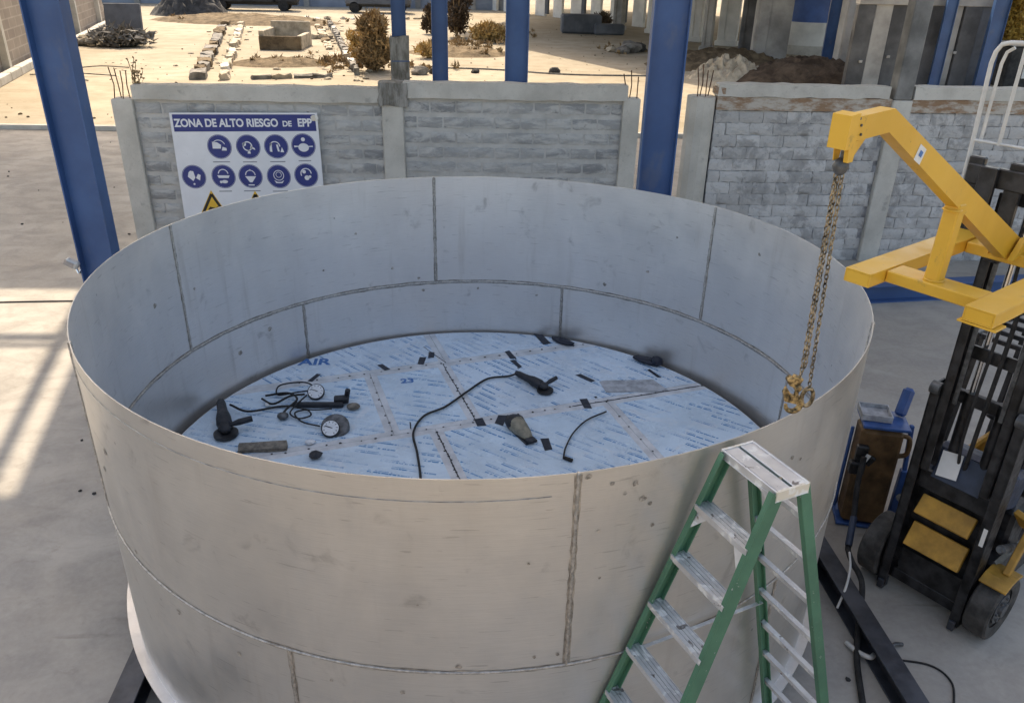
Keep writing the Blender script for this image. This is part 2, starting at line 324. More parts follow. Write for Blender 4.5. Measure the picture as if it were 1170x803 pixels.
# ------------------------------------------------------------------ stainless tank
R0 = 2.85; ZR = 2.61; ZW = 1.386; ZF = .748; ZB = .205
def rad_at(t, z):
    k = .9985 + .0032 * math.cos(t) - .0077 * math.sin(t) + .01 * math.cos(2 * t) + .0047 * math.sin(2 * t) + .0062 * math.cos(3 * t) + .0072 * math.sin(3 * t)
    s = max(0, min(1, (z - ZB) / (ZR - ZB))); return R0 * (1 + (k - 1) * (.25 + .75 * s))
def cylpt(t, z, off=0): r = rad_at(t, z) + off; return Vector((r * math.cos(t), r * math.sin(t), z))
tank = thing('tank', (0, 0, .2), 'large open round stainless steel tank, unfinished, standing in the yard', 'tank')
TH = .006
def sheet(a0, a1, z0, z1, n=22, nz=4):
    bm = B(); g = .0012
    vo = [[bm.verts.new(cylpt(rad(a0 + (a1 - a0) * i / n) + (g if i == 0 else -g if i == n else 0), z0 + (z1 - z0) * k / nz, 0)) for i in range(n + 1)] for k in range(nz + 1)]
    vi = [[bm.verts.new(cylpt(rad(a0 + (a1 - a0) * i / n) + (g if i == 0 else -g if i == n else 0), z0 + (z1 - z0) * k / nz, -TH)) for i in range(n + 1)] for k in range(nz + 1)]
    for k in range(nz):
        for i in range(n):
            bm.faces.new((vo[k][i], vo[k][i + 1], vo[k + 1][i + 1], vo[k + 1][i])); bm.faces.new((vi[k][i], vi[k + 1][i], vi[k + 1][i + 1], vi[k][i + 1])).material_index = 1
    for i in range(n):
        bm.faces.new((vo[nz][i], vo[nz][i + 1], vi[nz][i + 1], vi[nz][i])); bm.faces.new((vo[0][i], vi[0][i], vi[0][i + 1], vo[0][i + 1]))
    for k in range(nz):
        bm.faces.new((vo[k][0], vo[k + 1][0], vi[k + 1][0], vi[k][0])); bm.faces.new((vo[k][n], vi[k][n], vi[k + 1][n], vo[k + 1][n]))
    o = new('shell_sheet', bm, 'stainless_outside_warm', tank, smooth=40); o.data.materials.append(MATS['stainless_inside']); return o
UP = [36, 100, 160.4, 209.5, 279.5, 338, 396]; LO = [10, 70, 131.4, 190, 249.3, 310, 370]
for a, b in zip(UP, UP[1:]): sheet(a, b, ZW + .001, ZR)
for a, b in zip(LO, LO[1:]): sheet(a, b, ZB, ZW - .001)
def bead(pts, r, mat='weld_bead', name='weld_seam', seg=6):
    bm = B(); n = len(pts); tube(bm, pts, [r * random.uniform(.9, 1.1) * (1.18 if i % 2 else .85) for i in range(n)], seg); return new(name, bm, mat, tank, smooth=60)
for off in (.0010, -TH - .0010):
    bm = B(); N = 240; wz = [(.010 if off > 0 else .017) + .009 * random.random() for _ in range(N)]; wy = [(.010 if off > 0 else .017) + .009 * random.random() for _ in range(N)]
    A_ = [bm.verts.new(cylpt(2 * math.pi * i / N, ZW - wz[i], off)) for i in range(N)]; B_ = [bm.verts.new(cylpt(2 * math.pi * i / N, ZW + wy[i], off)) for i in range(N)]
    for i in range(N): bm.faces.new((A_[i], A_[(i + 1) % N], B_[(i + 1) % N], B_[i]))
    new('heat_tint', bm, 'heat_tint', tank)
for off, r in ((.002, .0085), (-TH - .001, .0115)):
    bm = B(); N = 500
    tube(bm, [cylpt(2 * math.pi * i / N, ZW, off) for i in range(N)], [r * random.uniform(.9, 1.1) for _ in range(N)], 6, True); new('weld_seam', bm, 'weld_bead', tank, smooth=60)
for angs, z0, z1 in ((UP[:-1], ZW, ZR), (LO[:-1], ZB, ZW)):
    for a in angs:
        for off in (.001, -TH - .001):
            bead([cylpt(rad(a) + .0006 * math.sin(i * .9), z0 + (z1 - z0) * i / 120, off) for i in range(121)], .0095)
        for off in (.0012, -TH - .0012):            # heat tint beside the bead: thin scorched ribbon
            bm = B(); L1, L2 = [], []
            for i in range(31):
                z = z0 + .01 + (z1 - z0 - .02) * i / 30; hw = .013 + .009 * random.random()
                L1.append(bm.verts.new(cylpt(rad(a) - hw / R0, z, off))); L2.append(bm.verts.new(cylpt(rad(a) + hw / R0, z, off)))
            for i in range(30): bm.faces.new((L1[i], L2[i], L2[i + 1], L1[i + 1]))
            new('heat_tint', bm, 'heat_tint', tank)
bm = B(); N = 160                                    # top edge trim and base flange
ro = [(rad_at(2 * math.pi * i / N, ZB), 2 * math.pi * i / N) for i in range(N)]
for z0, z1, e0, e1, nm, mt in ((.196, .212, -.03, .068, 'base_flange', 'stainless_flange'),):
    bm = B(); rings = []
    for (e, z) in ((e0, z0), (e1, z0), (e1, z1), (e0, z1)): rings.append([bm.verts.new(((r + e) * math.cos(t), (r + e) * math.sin(t), z)) for r, t in ro])
    for q in range(4):
        A, Bq = rings[q], rings[(q + 1) % 4]
        for i in range(N): bm.faces.new((A[i], A[(i + 1) % N], Bq[(i + 1) % N], Bq[i]))
    new(nm, bm, mt, tank, smooth=30)
# scribed band below the rim on the outside, grind marks and soot spots
bead([cylpt(rad(-176 + 93 * i / 120), ZR - .115 + .012 * math.sin(i * .05), .0005) for i in range(121)], .0026, 'heat_tint', 'scribe_line', 4)
def blotch(t, z, off, s, el=.9):
    bm = B(); n = 9; ce = cylpt(t, z, off); tx = Vector((-math.sin(t), math.cos(t), 0)); pts = []
    for i in range(n):
        r = s * random.uniform(.55, 1.1); a = 2 * math.pi * i / n; q = cylpt(t + r * math.cos(a) / R0, z + r * el * math.sin(a), off); pts.append(q)
    poly(bm, pts); new('soot_spot', bm, 'soot', tank)
for deg, z, s in ((168, 2.0, .03), (157, 1.95, .02), (126, 1.7, .02), (118, 2.05, .02), (104, 1.45, .022), (103, 1.30, .025), (90, 1.30, .02), (60, 1.5, .025), (50, 1.75, .02), (44, 2.2, .018), (24, 2.3, .022), (140, 1.22, .03), (148, 1.1, .03), (110, 1.6, .02), (76, 1.25, .02)):
    blotch(rad(deg), z, -TH - .002, s)
for deg, z, s in ((-77, 2.52, .016), (-75.5, 2.45, .014), (-74.5, 2.50, .02), (-73.5, 2.4, .022), (-72.6, 2.36, .015), (-79.5, 2.58, .02), (-78, 2.25, .012), (-72, 2.22, .015), (-85, 2.1, .009), (-96, 1.85, .008), (-77.5, 1.95, .01), (-52, 2.3, .018), (-50, 2.25, .012), (-118, 1.2, .02), (-128, 1.25, .022), (-137, 1.45, .02), (-98, 1.22, .017), (-106, 1.23, .012), (-84, 1.47, .014), (-81.5, 1.47, .014), (-92, 1.43, .02), (-140, 2.1, .03), (-143, 1.9, .03)):
    blotch(rad(deg), z, .002, s)
bm = B()
for i in range(6):                                   # tack of scorch lines on the lower course
    pass
bm.free()

# bottom plates: rows at 17 degrees, clipped by the shell
AL = rad(17); uu = Vector((math.cos(AL), math.sin(AL), 0)); vv = Vector((-math.sin(AL), math.cos(AL), 0))
def clip_rect(u0, u1, v0, v1, R, n=96):
    P = [(R * math.cos(2 * math.pi * i / n), R * math.sin(2 * math.pi * i / n)) for i in range(n)]
    for ax, lim, sg_ in ((0, u0, 1), (0, u1, -1), (1, v0, 1), (1, v1, -1)):
        out = []
        for i in range(len(P)):
            a, b = P[i - 1], P[i]; da, db = (a[ax] - lim) * sg_, (b[ax] - lim) * sg_
            if (da >= 0) != (db >= 0): t = da / (da - db); out.append((a[0] + (b[0] - a[0]) * t, a[1] + (b[1] - a[1]) * t))
            if db >= 0: out.append(b)
        P = out
        if len(P) < 3: return None
    return [uu * x + vv * y for x, y in P]
RF = R0 * .975
ROWS = [(-2.85, -1.872, [-2.5, .4, 2.5]), (-1.872, -.586, [-2.8, -1.0, 1.3, 2.8]), (-.586, .70, [-2.9, -.21, 1.57, 2.9]), (.70, 1.986, [-2.9, -.6, .2, 2.9]), (1.986, 2.85, [-2.5, .24, 2.5])]
k = 0
FILM = {2: ['printed_film_turned', 'printed_film', 'printed_film'], 3: ['printed_film_turned', 'printed_film_turned', 'printed_film_far'], 4: ['printed_film_far', 'printed_film_far']}
for ri, (v0, v1, us) in enumerate(ROWS):
    for si, (u0, u1) in enumerate(zip(us, us[1:])):
        if clip_rect(u0 + .065, u1 - .07, v0 + .07, v1 - .08, RF - .012) is None: continue
        bm = B(); poly(bm, clip_rect(u0 + .002, u1 - .002, v0 + .002, v1 - .002, RF), (0, 0, -.006)); bm.transform(Matrix.Translation((0, 0, ZF)))
        p = new('bottom_plate', bm, 'tape_white', tank)
        bm = B(); poly(bm, clip_rect(u0 + .065, u1 - .07, v0 + .07, v1 - .08, RF - .012), (0, 0, .0015)); bm.transform(Matrix.Translation((0, 0, ZF + .0005)))
        new('printed_film', bm, FILM.get(ri, ['printed_film'] * 4)[si], p)
def on(u, v, z=0): return uu * u + vv * v + Vector((0, 0, ZF + z))
def stitch(a, b, every=.07, mat='weld_scorch'):
    bm = B(); a = Vector(a); b = Vector(b); d = (b - a); L = d.length; n = int(L / every); side = Vector((-d.y, d.x, 0)).normalized()
    for i in range(n + 1):
        c = a + d * ((i + random.uniform(-.2, .2)) / max(1, n)); s = random.uniform(.008, .015); rock(bm, c + side * random.uniform(-.012, .012), (s, s, .004), 1, .2)
    o = new('tack_welds', bm, mat, tank); o['kind'] = 'stuff'; return o
def seam(a, b, r=.004): 
    n = 26; a = Vector(a); b = Vector(b); return bead([a.lerp(b, i / n) + Vector((random.uniform(-.003, .003), random.uniform(-.003, .003), 0)) for i in range(n + 1)], r, 'weld_scorch', 'seam_line', 5)
seam(on(.2, .74, .002), on(.2, 1.95, .002)); stitch(on(.2, .74, .003), on(.2, 1.95, .003), .06)
seam(on(-.21, -.58, .002), on(-.21, .62, .002), .005); stitch(on(-.21, -.58, .003), on(-.21, .62, .003), .05)
seam(on(1.2, .70, .002), on(2.65, .70, .002), .005); stitch(on(.5, .71, .003), on(2.65, .70, .003), .13)
stitch(on(-1.3, 1.986, .003), on(1.9, 1.986, .003), .16); stitch(on(-2.2, .70, .003), on(.5, .70, .003), .15); stitch(on(-.6, .75, .003), on(-.6, 1.9, .003), .15); stitch(on(1.57, -.5, .003), on(1.57, .66, .003), .2)
seam(on(.24, 2.0, .002), on(.10, 2.45, .002), .0035); seam(on(.95, 1.62, .002), on(1.02, 1.92, .002), .0035)
# dark tape pieces stuck on the film
def patch(x, y, a, L, W):
    bm = B(); c = Vector((x, y, ZF + .0035)); d = Vector((math.cos(a), math.sin(a), 0)); s = Vector((-d.y, d.x, 0)); j = lambda: random.uniform(.85, 1.15)
    poly(bm, [c - d * L / 2 * j() - s * W / 2 * j(), c + d * L / 2 * j() - s * W / 2 * j(), c + d * L / 2 * j() + s * W / 2 * j(), c - d * L / 2 * j() + s * W / 2 * j()], (0, 0, .0015)); new('tape_patch', bm, 'dark_tape', tank)
for x, y, a, L, W in ((-1.72, 1.62, 1.2, .16, .05), (-1.02, 1.86, -.9, .16, .06), (-.62, 2.02, 1.5, .16, .07), (-.52, 2.16, 1.6, .14, .07), (.36, 2.17, 1.9, .2, .06), (.42, 1.95, 2.0, .2, .05), (.02, .72, 1.8, .14, .08), (.22, .76, 1.3, .18, .09), (1.08, 1.08, 1.7, .2, .08), (1.14, 1.62, 2.3, .22, .06), (.63, .33, 1.7, .2, .07), (.74, 2.62, 1.9, .36, .10), (1.02, 2.5, 2.2, .22, .05), (-.64, .66, 1.7, .12, .012), (1.2, 1.2, .4, .03, .03), (1.9, 1.72, 2, .2, .04)):
    patch(x, y, a, L, W)
text('film_print', 'AIR', (-1.78, 1.98, ZF + .004), .20, 'ink_blue', tank, Matrix.Rotation(rad(2), 3, 'Z'), .0008, .006, 1.1)
text('film_print', '23', (-.74, 1.55, ZF + .004), .13, 'ink_blue', tank, Matrix.Rotation(rad(8), 3, 'Z'), .0008, .004, 1.1)
bm = B()
for i in range(3): poly(bm, [Vector((1.32 + i * .02, 1.30 + .01 * i, 0)) + q for q in (Vector((0, 0, ZF + .004 + i * .001)), Vector((.62, .02, ZF + .004 + i * .001)), Vector((.50, .26, ZF + .004 + i * .001)), Vector((-.04, .24, ZF + .004 + i * .001)))])
new('data_sheet', bm, 'pale_cloth', tank)

# ------------------------------------------------------------------ beams carrying the tank
def ibeam(bm, a, b, w_, h, tf=.016, tw=.012, up=Vector((0, 0, 1))):
    a = Vector(a); b = Vector(b); x, y, d = frame(b - a, up)
    bar(bm, a + y * (h - tf) / 2, b + y * (h - tf) / 2, w_, tf, up); bar(bm, a - y * (h - tf) / 2, b - y * (h - tf) / 2, w_, tf, up); bar(bm, a, b, tw, h - 2 * tf + .001, up)
bm = B(); ibeam(bm, (2.93, 2.6, .106), (3.07, -3.2, .106), .16, .184); tag(new('support_beam', bm, 'dark_steel', bevel=.002), 'dark steel beam under the right edge of the tank, behind the ladder', 'beam', 'beams under the tank')
bm = B(); ibeam(bm, (-2.55, 2.6, .104), (-2.36, -3.4, .104), .17, .18); tag(new('support_beam', bm, 'dark_steel', bevel=.002), 'grey steel beam under the left edge of the tank', 'beam', 'beams under the tank')

# ------------------------------------------------------------------ block walls
def block_mesh(w_, h, d, j):
    bm = B(); box(bm, (0, 0, 0), (w_, d, h))
    bmesh.ops.subdivide_edges(bm, edges=[e for e in bm.edges if abs((e.verts[0].co - e.verts[1].co).x) > .01], cuts=4)
    bmesh.ops.subdivide_edges(bm, edges=[e for e in bm.edges if abs((e.verts[0].co - e.verts[1].co).z) > .01], cuts=2)
    for v in bm.verts:
        edge = max(abs(v.co.x) / w_, abs(v.co.z) / h) > .49
        if v.co.y < 0: v.co += Vector((random.uniform(-j, j), random.uniform(-j, j) * .9 + (.012 if edge else -.004), random.uniform(-j, j)))
        else: v.co += Vector((0, 0, random.uniform(-j, j)))
    me = bpy.data.meshes.new('block'); bmesh.ops.recalc_face_normals(bm, faces=bm.faces); bm.to_mesh(me); bm.free()
    me.polygons.foreach_set('use_smooth', [True] * len(me.polygons)); me.set_sharp_from_angle(angle=rad(55)); return me
def blocks(parent, x0, x1, z0, z1, y, bw, bh, mat, joint, j, proud):
    protos = [block_mesh(bw - min(joint, .03), bh - joint, .05, j) for _ in range(9)]
    for q in protos: q.materials.append(MATS[mat])
    n = round((z1 - z0) / bh); row = 0
    for r in range(n):
        z = z0 + (r + .5) * (z1 - z0) / n; x = x0 - (bw / 2 if r % 2 else 0)
        while x < x1 - .03:
            a, b = max(x, x0), min(x + bw, x1); x += bw
            if b - a < .08: continue
            o = share(random.choice(protos), 'block', ((a + b) / 2, y + .025 - random.uniform(0, proud), z), Matrix.Rotation(random.uniform(-.012, .012), 3, 'Y').to_quaternion(), ((b - a) / bw * (1 if b - a > bw * .9 else .96), 1, (z1 - z0) / n / bh * random.uniform(.96, 1.03)), parent)
wl = thing('block_wall', (-1.5, 7.55, 0), 'grey block wall with pale concrete posts and cap behind the tank, holding the safety sign', 'wall', 'yard block walls')
for xa, xb, zt in ((-5.80, -5.47, 2.62), (-1.55, -1.21, 2.66), (2.34, 2.62, 2.74)):
    bm = B(); box2(bm, (xa, 7.43, 0), (xb, 7.70, zt)); new('post', bm, 'cast_concrete', wl, bevel=.012)
for xa, xb, za, zb in ((-5.45, -1.56, 2.62, 2.84), (-1.20, 2.40, 2.70, 2.94)):
    bm = B(); box2(bm, (xa, 7.42, za), (xb, 7.72, zb)); bmesh.ops.subdivide_edges(bm, edges=[e for e in bm.edges if abs((e.verts[0].co - e.verts[1].co).x) > .5], cuts=14)
    for v in bm.verts: v.co += Vector((0, random.uniform(-.008, .008), random.uniform(-.010, .010)))
    new('cap_beam', bm, 'cast_concrete', wl)
bm = B(); box2(bm, (-1.60, 7.405, 2.58), (-1.13, 7.73, 2.93)); bmesh.ops.subdivide_edges(bm, edges=bm.edges[:], cuts=3)
for v in bm.verts: v.co += Vector((random.uniform(-.015, .015), random.uniform(-.012, .012), random.uniform(-.015, .015)))
new('stained_joint', bm, 'stained_concrete', wl)
for xa, xb, zt in ((-5.47, -1.55, 2.62), (-1.21, 2.34, 2.70)):
    bm = B(); box2(bm, (xa, 7.50, 0), (xb, 7.66, zt)); new('mortar_core', bm, 'mortar', wl)
    blocks(wl, xa + .005, xb - .005, .03, zt - .02, 7.485, .42, .235, 'grey_block', .075, .009, .010)
wr = thing('block_wall', (7, 7.55, 0), 'rough grey block wall with a clay band under its cap, behind the forklift boom', 'wall', 'yard block walls')
bm = B(); cyl(bm, (3.65, 7.62, 0), (3.65, 7.62, 2.78), .235, seg=12); new('post', bm, 'cast_concrete', wr, smooth=20)
bm = B(); box2(bm, (6.77, 7.42, 0), (7.10, 7.72, 2.78)); new('post', bm, 'cast_concrete', wr, bevel=.015)
bm = B(); box2(bm, (6.79, 7.44, 2.782), (7.08, 7.70, 5.6)); new('post_extension', bm, 'post_grey', wr, bevel=.015)
for xa, xb in ((3.88, 6.77), (7.10, 11.6)):
    bm = B(); box2(bm, (xa, 7.44, 2.80), (xb - .06, 7.72, 2.99)); bmesh.ops.subdivide_edges(bm, edges=[e for e in bm.edges if abs((e.verts[0].co - e.verts[1].co).x) > .5], cuts=14)
    for v in bm.verts: v.co += Vector((random.uniform(-.015, .015), random.uniform(-.008, .008), random.uniform(-.014, .012)))
    new('cap_beam', bm, 'cast_concrete', wr)
    bm = B(); box2(bm, (xa, 7.47, 2.585), (xb, 7.68, 2.797)); new('clay_band', bm, 'clay_band', wr)
    bm = B(); box2(bm, (xa, 7.52, 0), (xb, 7.66, 2.58)); new('mortar_core', bm, 'joint_dark', wr)
    blocks(wr, xa + .005, xb - .005, .01, 2.575, 7.50, .40, .198, 'rough_block', .006, .010, .018)
bm = B(); box2(bm, (3.82, 7.44, 2.84), (3.99, 7.62, 2.94)); new('brick', bm, 'clay_band', wr)

def rebars(x, y, z, n, label):
    t = thing('rebar_bundle', (x, y, z), label, 'rebar', 'starter bars on the wall posts')
    for i in range(n):
        px = x - .10 + .2 * i / max(1, n - 1); bm = B(); tube(bm, [(px, y + (.06 if i % 2 else -.06), z - .05), (px + .01, y, z + .2), (px - .03 + .02 * i, y, z + random.uniform(.32, .5))], .009, 6); new('bar', bm, 'rust', t)
rebars(-5.66, 7.55, 2.62, 4, 'rusty starter bars sticking out of the left wall post, beside weeds')
rebars(2.46, 7.55, 2.74, 3, 'rusty starter bars on the wall post left of the blue column')
rebars(3.66, 7.6, 2.78, 4, 'rusty starter bars on the round post right of the blue column')
def weed(x, y, z, h, n, label):
    t = thing('dry_weed', (x, y, z), label, 'weed'); bm = B(); lf = B()
    for i in range(n):
        a = random.uniform(-1, 1); b = random.uniform(-.5, .5); p0 = Vector((x + random.uniform(-.05, .05), y, z - .02)); p1 = p0 + Vector((a * .15 * h, b * .1, h * random.uniform(.6, 1)))
        mid = p0.lerp(p1, .5) + Vector((a * -.05, 0, .03)); tube(bm, spline([p0, mid, p1], 4), .006, 5)
        for k in range(4):
            q = p0.lerp(p1, random.uniform(.4, 1)); d = Vector((random.uniform(-1, 1), random.uniform(-1, 1), random.uniform(.2, 1))).normalized() * .1 * h; tube(bm, [q, q + d], .004, 4); rock(lf, q + d, (.02, .02, .016), 1, .3)
    new('stem', bm, 'dry_twig', t); new('seed_heads', lf, 'dry_twig', t)['kind'] = 'stuff'
weed(-5.42, 7.6, 2.62, .62, 7, 'dry branching weed growing behind the left end of the wall')

# ------------------------------------------------------------------ safety sign
sg = thing('safety_sign', (-3.75, 7.40, .3), 'white and blue safety board of protective gear pictograms hung on the wall', 'sign')
YS = 7.395
RX = Matrix.Rotation(rad(90), 3, 'X')
def quadx(bm, pts, y, t=.002): poly(bm, [(x, y, z) for x, z in pts], (0, -t, 0))
sx0, sx1, sz1, sz0 = -4.93, -2.58, 2.43, .42
bm = B(); quadx(bm, [(sx0, sz0), (sx1 + .01, sz0), (sx1, sz1 + .03), (sx0 + .02, sz1)], YS + .022, .022); new('panel', bm, 'sign_white', sg)
bm = B(); quadx(bm, [(sx0 + .06, 2.135), (sx1 - .03, 2.175), (sx1 - .035, 2.435), (sx0 + .06, 2.405)], YS - .0005, .001); new('header_band', bm, 'sign_blue', sg)
tilt = Matrix.Rotation(rad(-.9), 3, 'Y')
text('lettering', 'ZONA DE ALTO RIESGO', (-4.03, YS - .003, 2.278), .172, 'sign_white', sg, tilt @ RX, .0006, .006, .87)
text('lettering', 'DE', (-3.07, YS - .003, 2.28), .12, 'sign_white', sg, tilt @ RX, .0006, .004, .99)
text('lettering', 'EPP', (-2.79, YS - .003, 2.299), .172, 'sign_white', sg, tilt @ RX, .0006, .006, .87)
def disc(bm, x, z, r, y, n=28, sx=1, sz=1, a0=0, a1=2 * math.pi): quadx(bm, [(x + r * sx * math.cos(a0 + (a1 - a0) * i / n), z + r * sz * math.sin(a0 + (a1 - a0) * i / n)) for i in range(n if a1 - a0 > 6.2 else n + 1)], y, .0008)
def ringx(bm, x, z, r, w_, y, n=30, a0=0, a1=2 * math.pi, sx=1):
    for i in range(n):
        p, q = a0 + (a1 - a0) * i / n, a0 + (a1 - a0) * (i + 1) / n
        quadx(bm, [(x + sx * r * math.cos(p), z + r * math.sin(p)), (x + sx * (r + w_) * math.cos(p), z + (r + w_) * math.sin(p)), (x + sx * (r + w_) * math.cos(q), z + (r + w_) * math.sin(q)), (x + sx * r * math.cos(q), z + r * math.sin(q))], y, .0008)
def icon(bm, kind, x, z, y):
    D = lambda dx, dz, r, **k: disc(bm, x + dx, z + dz, r, y, **k); Rg = lambda dx, dz, r, w_, **k: ringx(bm, x + dx, z + dz, r, w_, y, **k)
    Q = lambda *p: quadx(bm, [(x + a, z + b) for a, b in p], y, .0008)
    if kind == 'shoe': Q((-.11, -.03), (.02, -.03), (.03, .03), (-.03, .07), (-.11, .08)); Q((.03, -.06), (.11, -.06), (.11, -.02), (.05, .0)); Rg(-.01, 0, .10, .012, a0=.4, a1=2.6)
    elif kind == 'ear': Rg(-.01, .01, .06, .018); Q((.03, -.02), (.11, -.05), (.10, -.02), (.04, .02)); Q((-.02, -.11), (.03, -.11), (.02, -.05), (-.01, -.05)); D(-.06, .04, .03)
    elif kind == 'harness': Rg(-.02, .0, .07, .016, a0=0, a1=3.14); Q((-.11, -.08), (-.07, -.09), (-.07, .06), (-.10, .05)); Q((.02, -.08), (.05, -.08), (.03, .03), (.0, .03)); Q((.06, -.09), (.12, -.09), (.09, -.01))
    elif kind == 'mask': D(0, -.03, .085, sz=.8); D(0, .10, .032); Q((-.15, .0), (-.08, -.005), (-.08, -.02), (-.15, -.03)); Q((.08, -.005), (.15, .0), (.15, -.02), (.08, -.02))
    elif kind == 'glove': Q((-.10, .0), (-.02, -.07), (.02, -.01), (.0, .09), (-.05, .10), (-.08, .07)); Q((.03, -.02), (.09, -.06), (.11, .03), (.07, .05)); D(-.01, -.12, .016)
    elif kind == 'goggles': Rg(0, .04, .07, .015, a0=.1, a1=3.04); Q((-.10, .02), (.10, .02), (.08, -.025), (-.08, -.025)); D(.01, -.085, .05, sz=.55); D(-.05, -.09, .022)
    elif kind == 'helmet': Rg(0, .02, .07, .014, a0=0, a1=3.14); Q((-.09, .0), (.09, .0), (.02, -.10), (-.02, -.10)); D(0, .10, .016); Q((-.05, -.155), (.05, -.155), (.05, -.135), (-.05, -.135))
    elif kind == 'hood': Rg(0, .02, .075, .012); Q((-.08, -.06), (-.03, -.09), (.03, -.09), (.08, -.06), (.05, -.11), (-.05, -.11)); Rg(0, .03, .04, .008)
    elif kind == 'respirator': Rg(0, .03, .075, .016, a0=.0, a1=3.6); D(.01, -.04, .04); D(.06, -.02, .022); D(-.03, .06, .03)
for (x, z), kd in zip(((-4.19, 1.905), (-3.73, 1.91), (-3.28, 1.92), (-2.84, 1.94), (-4.67, 1.41), (-4.19, 1.42), (-3.75, 1.43), (-3.29, 1.43), (-2.84, 1.455)), ('shoe', 'ear', 'harness', 'mask', 'glove', 'goggles', 'helmet', 'hood', 'respirator')):
    bm = B(); disc(bm, x, z, .183, YS - .0005); d = new('pictogram_disc', bm, 'sign_blue', sg)
    bm = B(); ringx(bm, x, z, .187, .008, YS - .001); new('disc_outline', bm, 'sign_blue', d)
    bm = B(); icon(bm, kd, x, z, YS - .003); new('symbol', bm, 'sign_white', d)
    if (x, z) != (-4.67, 1.41):
        bm = B(); L = random.uniform(.08, .14); quadx(bm, [(x - L, z - .255), (x + L, z - .25), (x + L, z - .235), (x - L, z - .24)], YS - .0005, .001); new('caption', bm, 'print_grey', sg)
for x, z in ((-4.43, 1.16), (-3.71, 1.16), (-3.05, 1.16)):
    bm = B(); quadx(bm, [(x - .29, z - .5), (x + .29, z - .5), (x, z + .03)], YS - .0005, .001); d = new('warning_triangle', bm, 'sign_yellow', sg)
    bm = B()
    for a, b in (((-.235, -.465), (0, -.035)), ((0, -.035), (.235, -.465)), ((.235, -.465), (-.235, -.465))):
        A = Vector((x + a[0], 0, z + a[1])); Bq = Vector((x + b[0], 0, z + b[1])); n = (Bq - A).cross(Vector((0, 1, 0))).normalized() * .022; quadx(bm, [((A - n).x, (A - n).z), ((Bq - n).x, (Bq - n).z), ((Bq + n).x, (Bq + n).z), ((A + n).x, (A + n).z)], YS - .002, .0008)
    new('border', bm, 'sign_black', d)
    bm = B(); quadx(bm, [(x - .09, z - .30), (x - .05, z - .25), (x + .03, z - .27), (x + .09, z - .24), (x + .07, z - .34), (x - .06, z - .36)], YS - .003, .0008); new('symbol', bm, 'sign_black', d)
bm = B(); rock(bm, (-2.625, YS - .004, 2.385), (.075, .004, .055), 1, .25); new('peeled_corner', bm, 'spattered_cap_end', sg)

bk = thing('bounce_wall', (0, -14, 0), 'added unseen tan block wall behind the viewpoint, reflecting warm sunlight onto the tank', 'wall')  # unseen wall, added to bounce warm sunlight onto the tank front
bm = B(); box2(bm, (-18, -14.3, 0), (18, -14, 3.6)); new('masonry', bm, 'far_block', bk)
# ------------------------------------------------------------------ blue steel columns
def column(x, y, wd, dp, z0, h, label, rz=0, ped=None):
    t = thing('steel_column', (x, y, z0), label, 'column', 'blue steel columns', rz); M = MW[t]
    for e in (-1, 1): bm = B(); box(bm, (e * (wd / 2 - .008), 0, h / 2), (.016, dp, h)); bm.transform(M); new('flange', bm, 'blue_paint', t)
    bm = B(); box(bm, (0, 0, h / 2), (wd - .034, .012, h)); bm.transform(M); new('web', bm, 'blue_paint', t)
    bm = B(); box(bm, (0, 0, .012), (wd + .12, dp + .12, .024)); bm.transform(M); new('base_plate', bm, 'blue_paint', t)
    if ped:
        bm = B(); box(bm, (0, 0, -z0 / 2 + .3), (wd + .12, dp + .12, z0 + .6)); bmesh.ops.subdivide_edges(bm, edges=bm.edges[:], cuts=2)
        for v in bm.verts: v.co += Vector((random.uniform(-.02, .02), random.uniform(-.02, .02), random.uniform(-.03, .03)))
        bm.transform(M); new('pedestal', bm, 'stained_concrete', t)
    return t
column(-4.53, 3.4, .42, .20, .012, 11.2, 'blue steel column at the left, beside the tank rim', rad(-4))
column(2.25, 4.2, .43, .20, .012, 11.2, 'blue steel column rising behind the tank in the gap between the walls', rad(-3))
column(.665, 9.0, .40, .2, .012, 11, 'widest of the three blue columns standing just behind the sign wall')
column(-.81, 12.0, .33, .2, .012, 11, 'middle one of the three blue columns standing behind the sign wall', rad(4))
column(-2.02, 16.0, .36, .2, 2.30, 8.5, 'blue column on a worn concrete pedestal, leftmost behind the wall', rad(6), ped=True)
t = thing('work_light', (-4.76, 3.32, 1.30), 'small clear work light clamped to the left blue column', 'lamp')
bm = B(); box(bm, (-4.80, 3.27, 1.40), (.15, .09, .10), Matrix.Rotation(.5, 4, 'Y')); new('housing', bm, 'white_tube', t, bevel=.02)
bm = B(); box(bm, (-4.82, 3.222, 1.41), (.11, .01, .06), Matrix.Rotation(.5, 4, 'Y')); new('lens', bm, 'chrome', t)
bm = B(); tube(bm, [(-4.78, 3.28, 1.35), (-4.755, 3.27, 1.28), (-4.735, 3.30, 1.31)], .018, 8); new('clamp', bm, 'chrome', t, smooth=40)
bm = B(); ibeam(bm, (5.4, 5.52, .15), (9.6, 6.05, .15), .26, .28); o = new('floor_beam', bm, 'blue_paint', bevel=.003); tag(o, 'blue steel beam lying on the floor in front of the rough wall', 'beam')
bm = B(); tube(bm, spline([(-9, 5.2, .02), (-7.2, 5.35, .02), (-6.0, 5.42, .02), (-5, 5.4, .02)], 6), .012, 6); tag(new('floor_cable', bm, 'rubber'), 'thin dark cable across the sunlit floor left of the tank', 'cable')

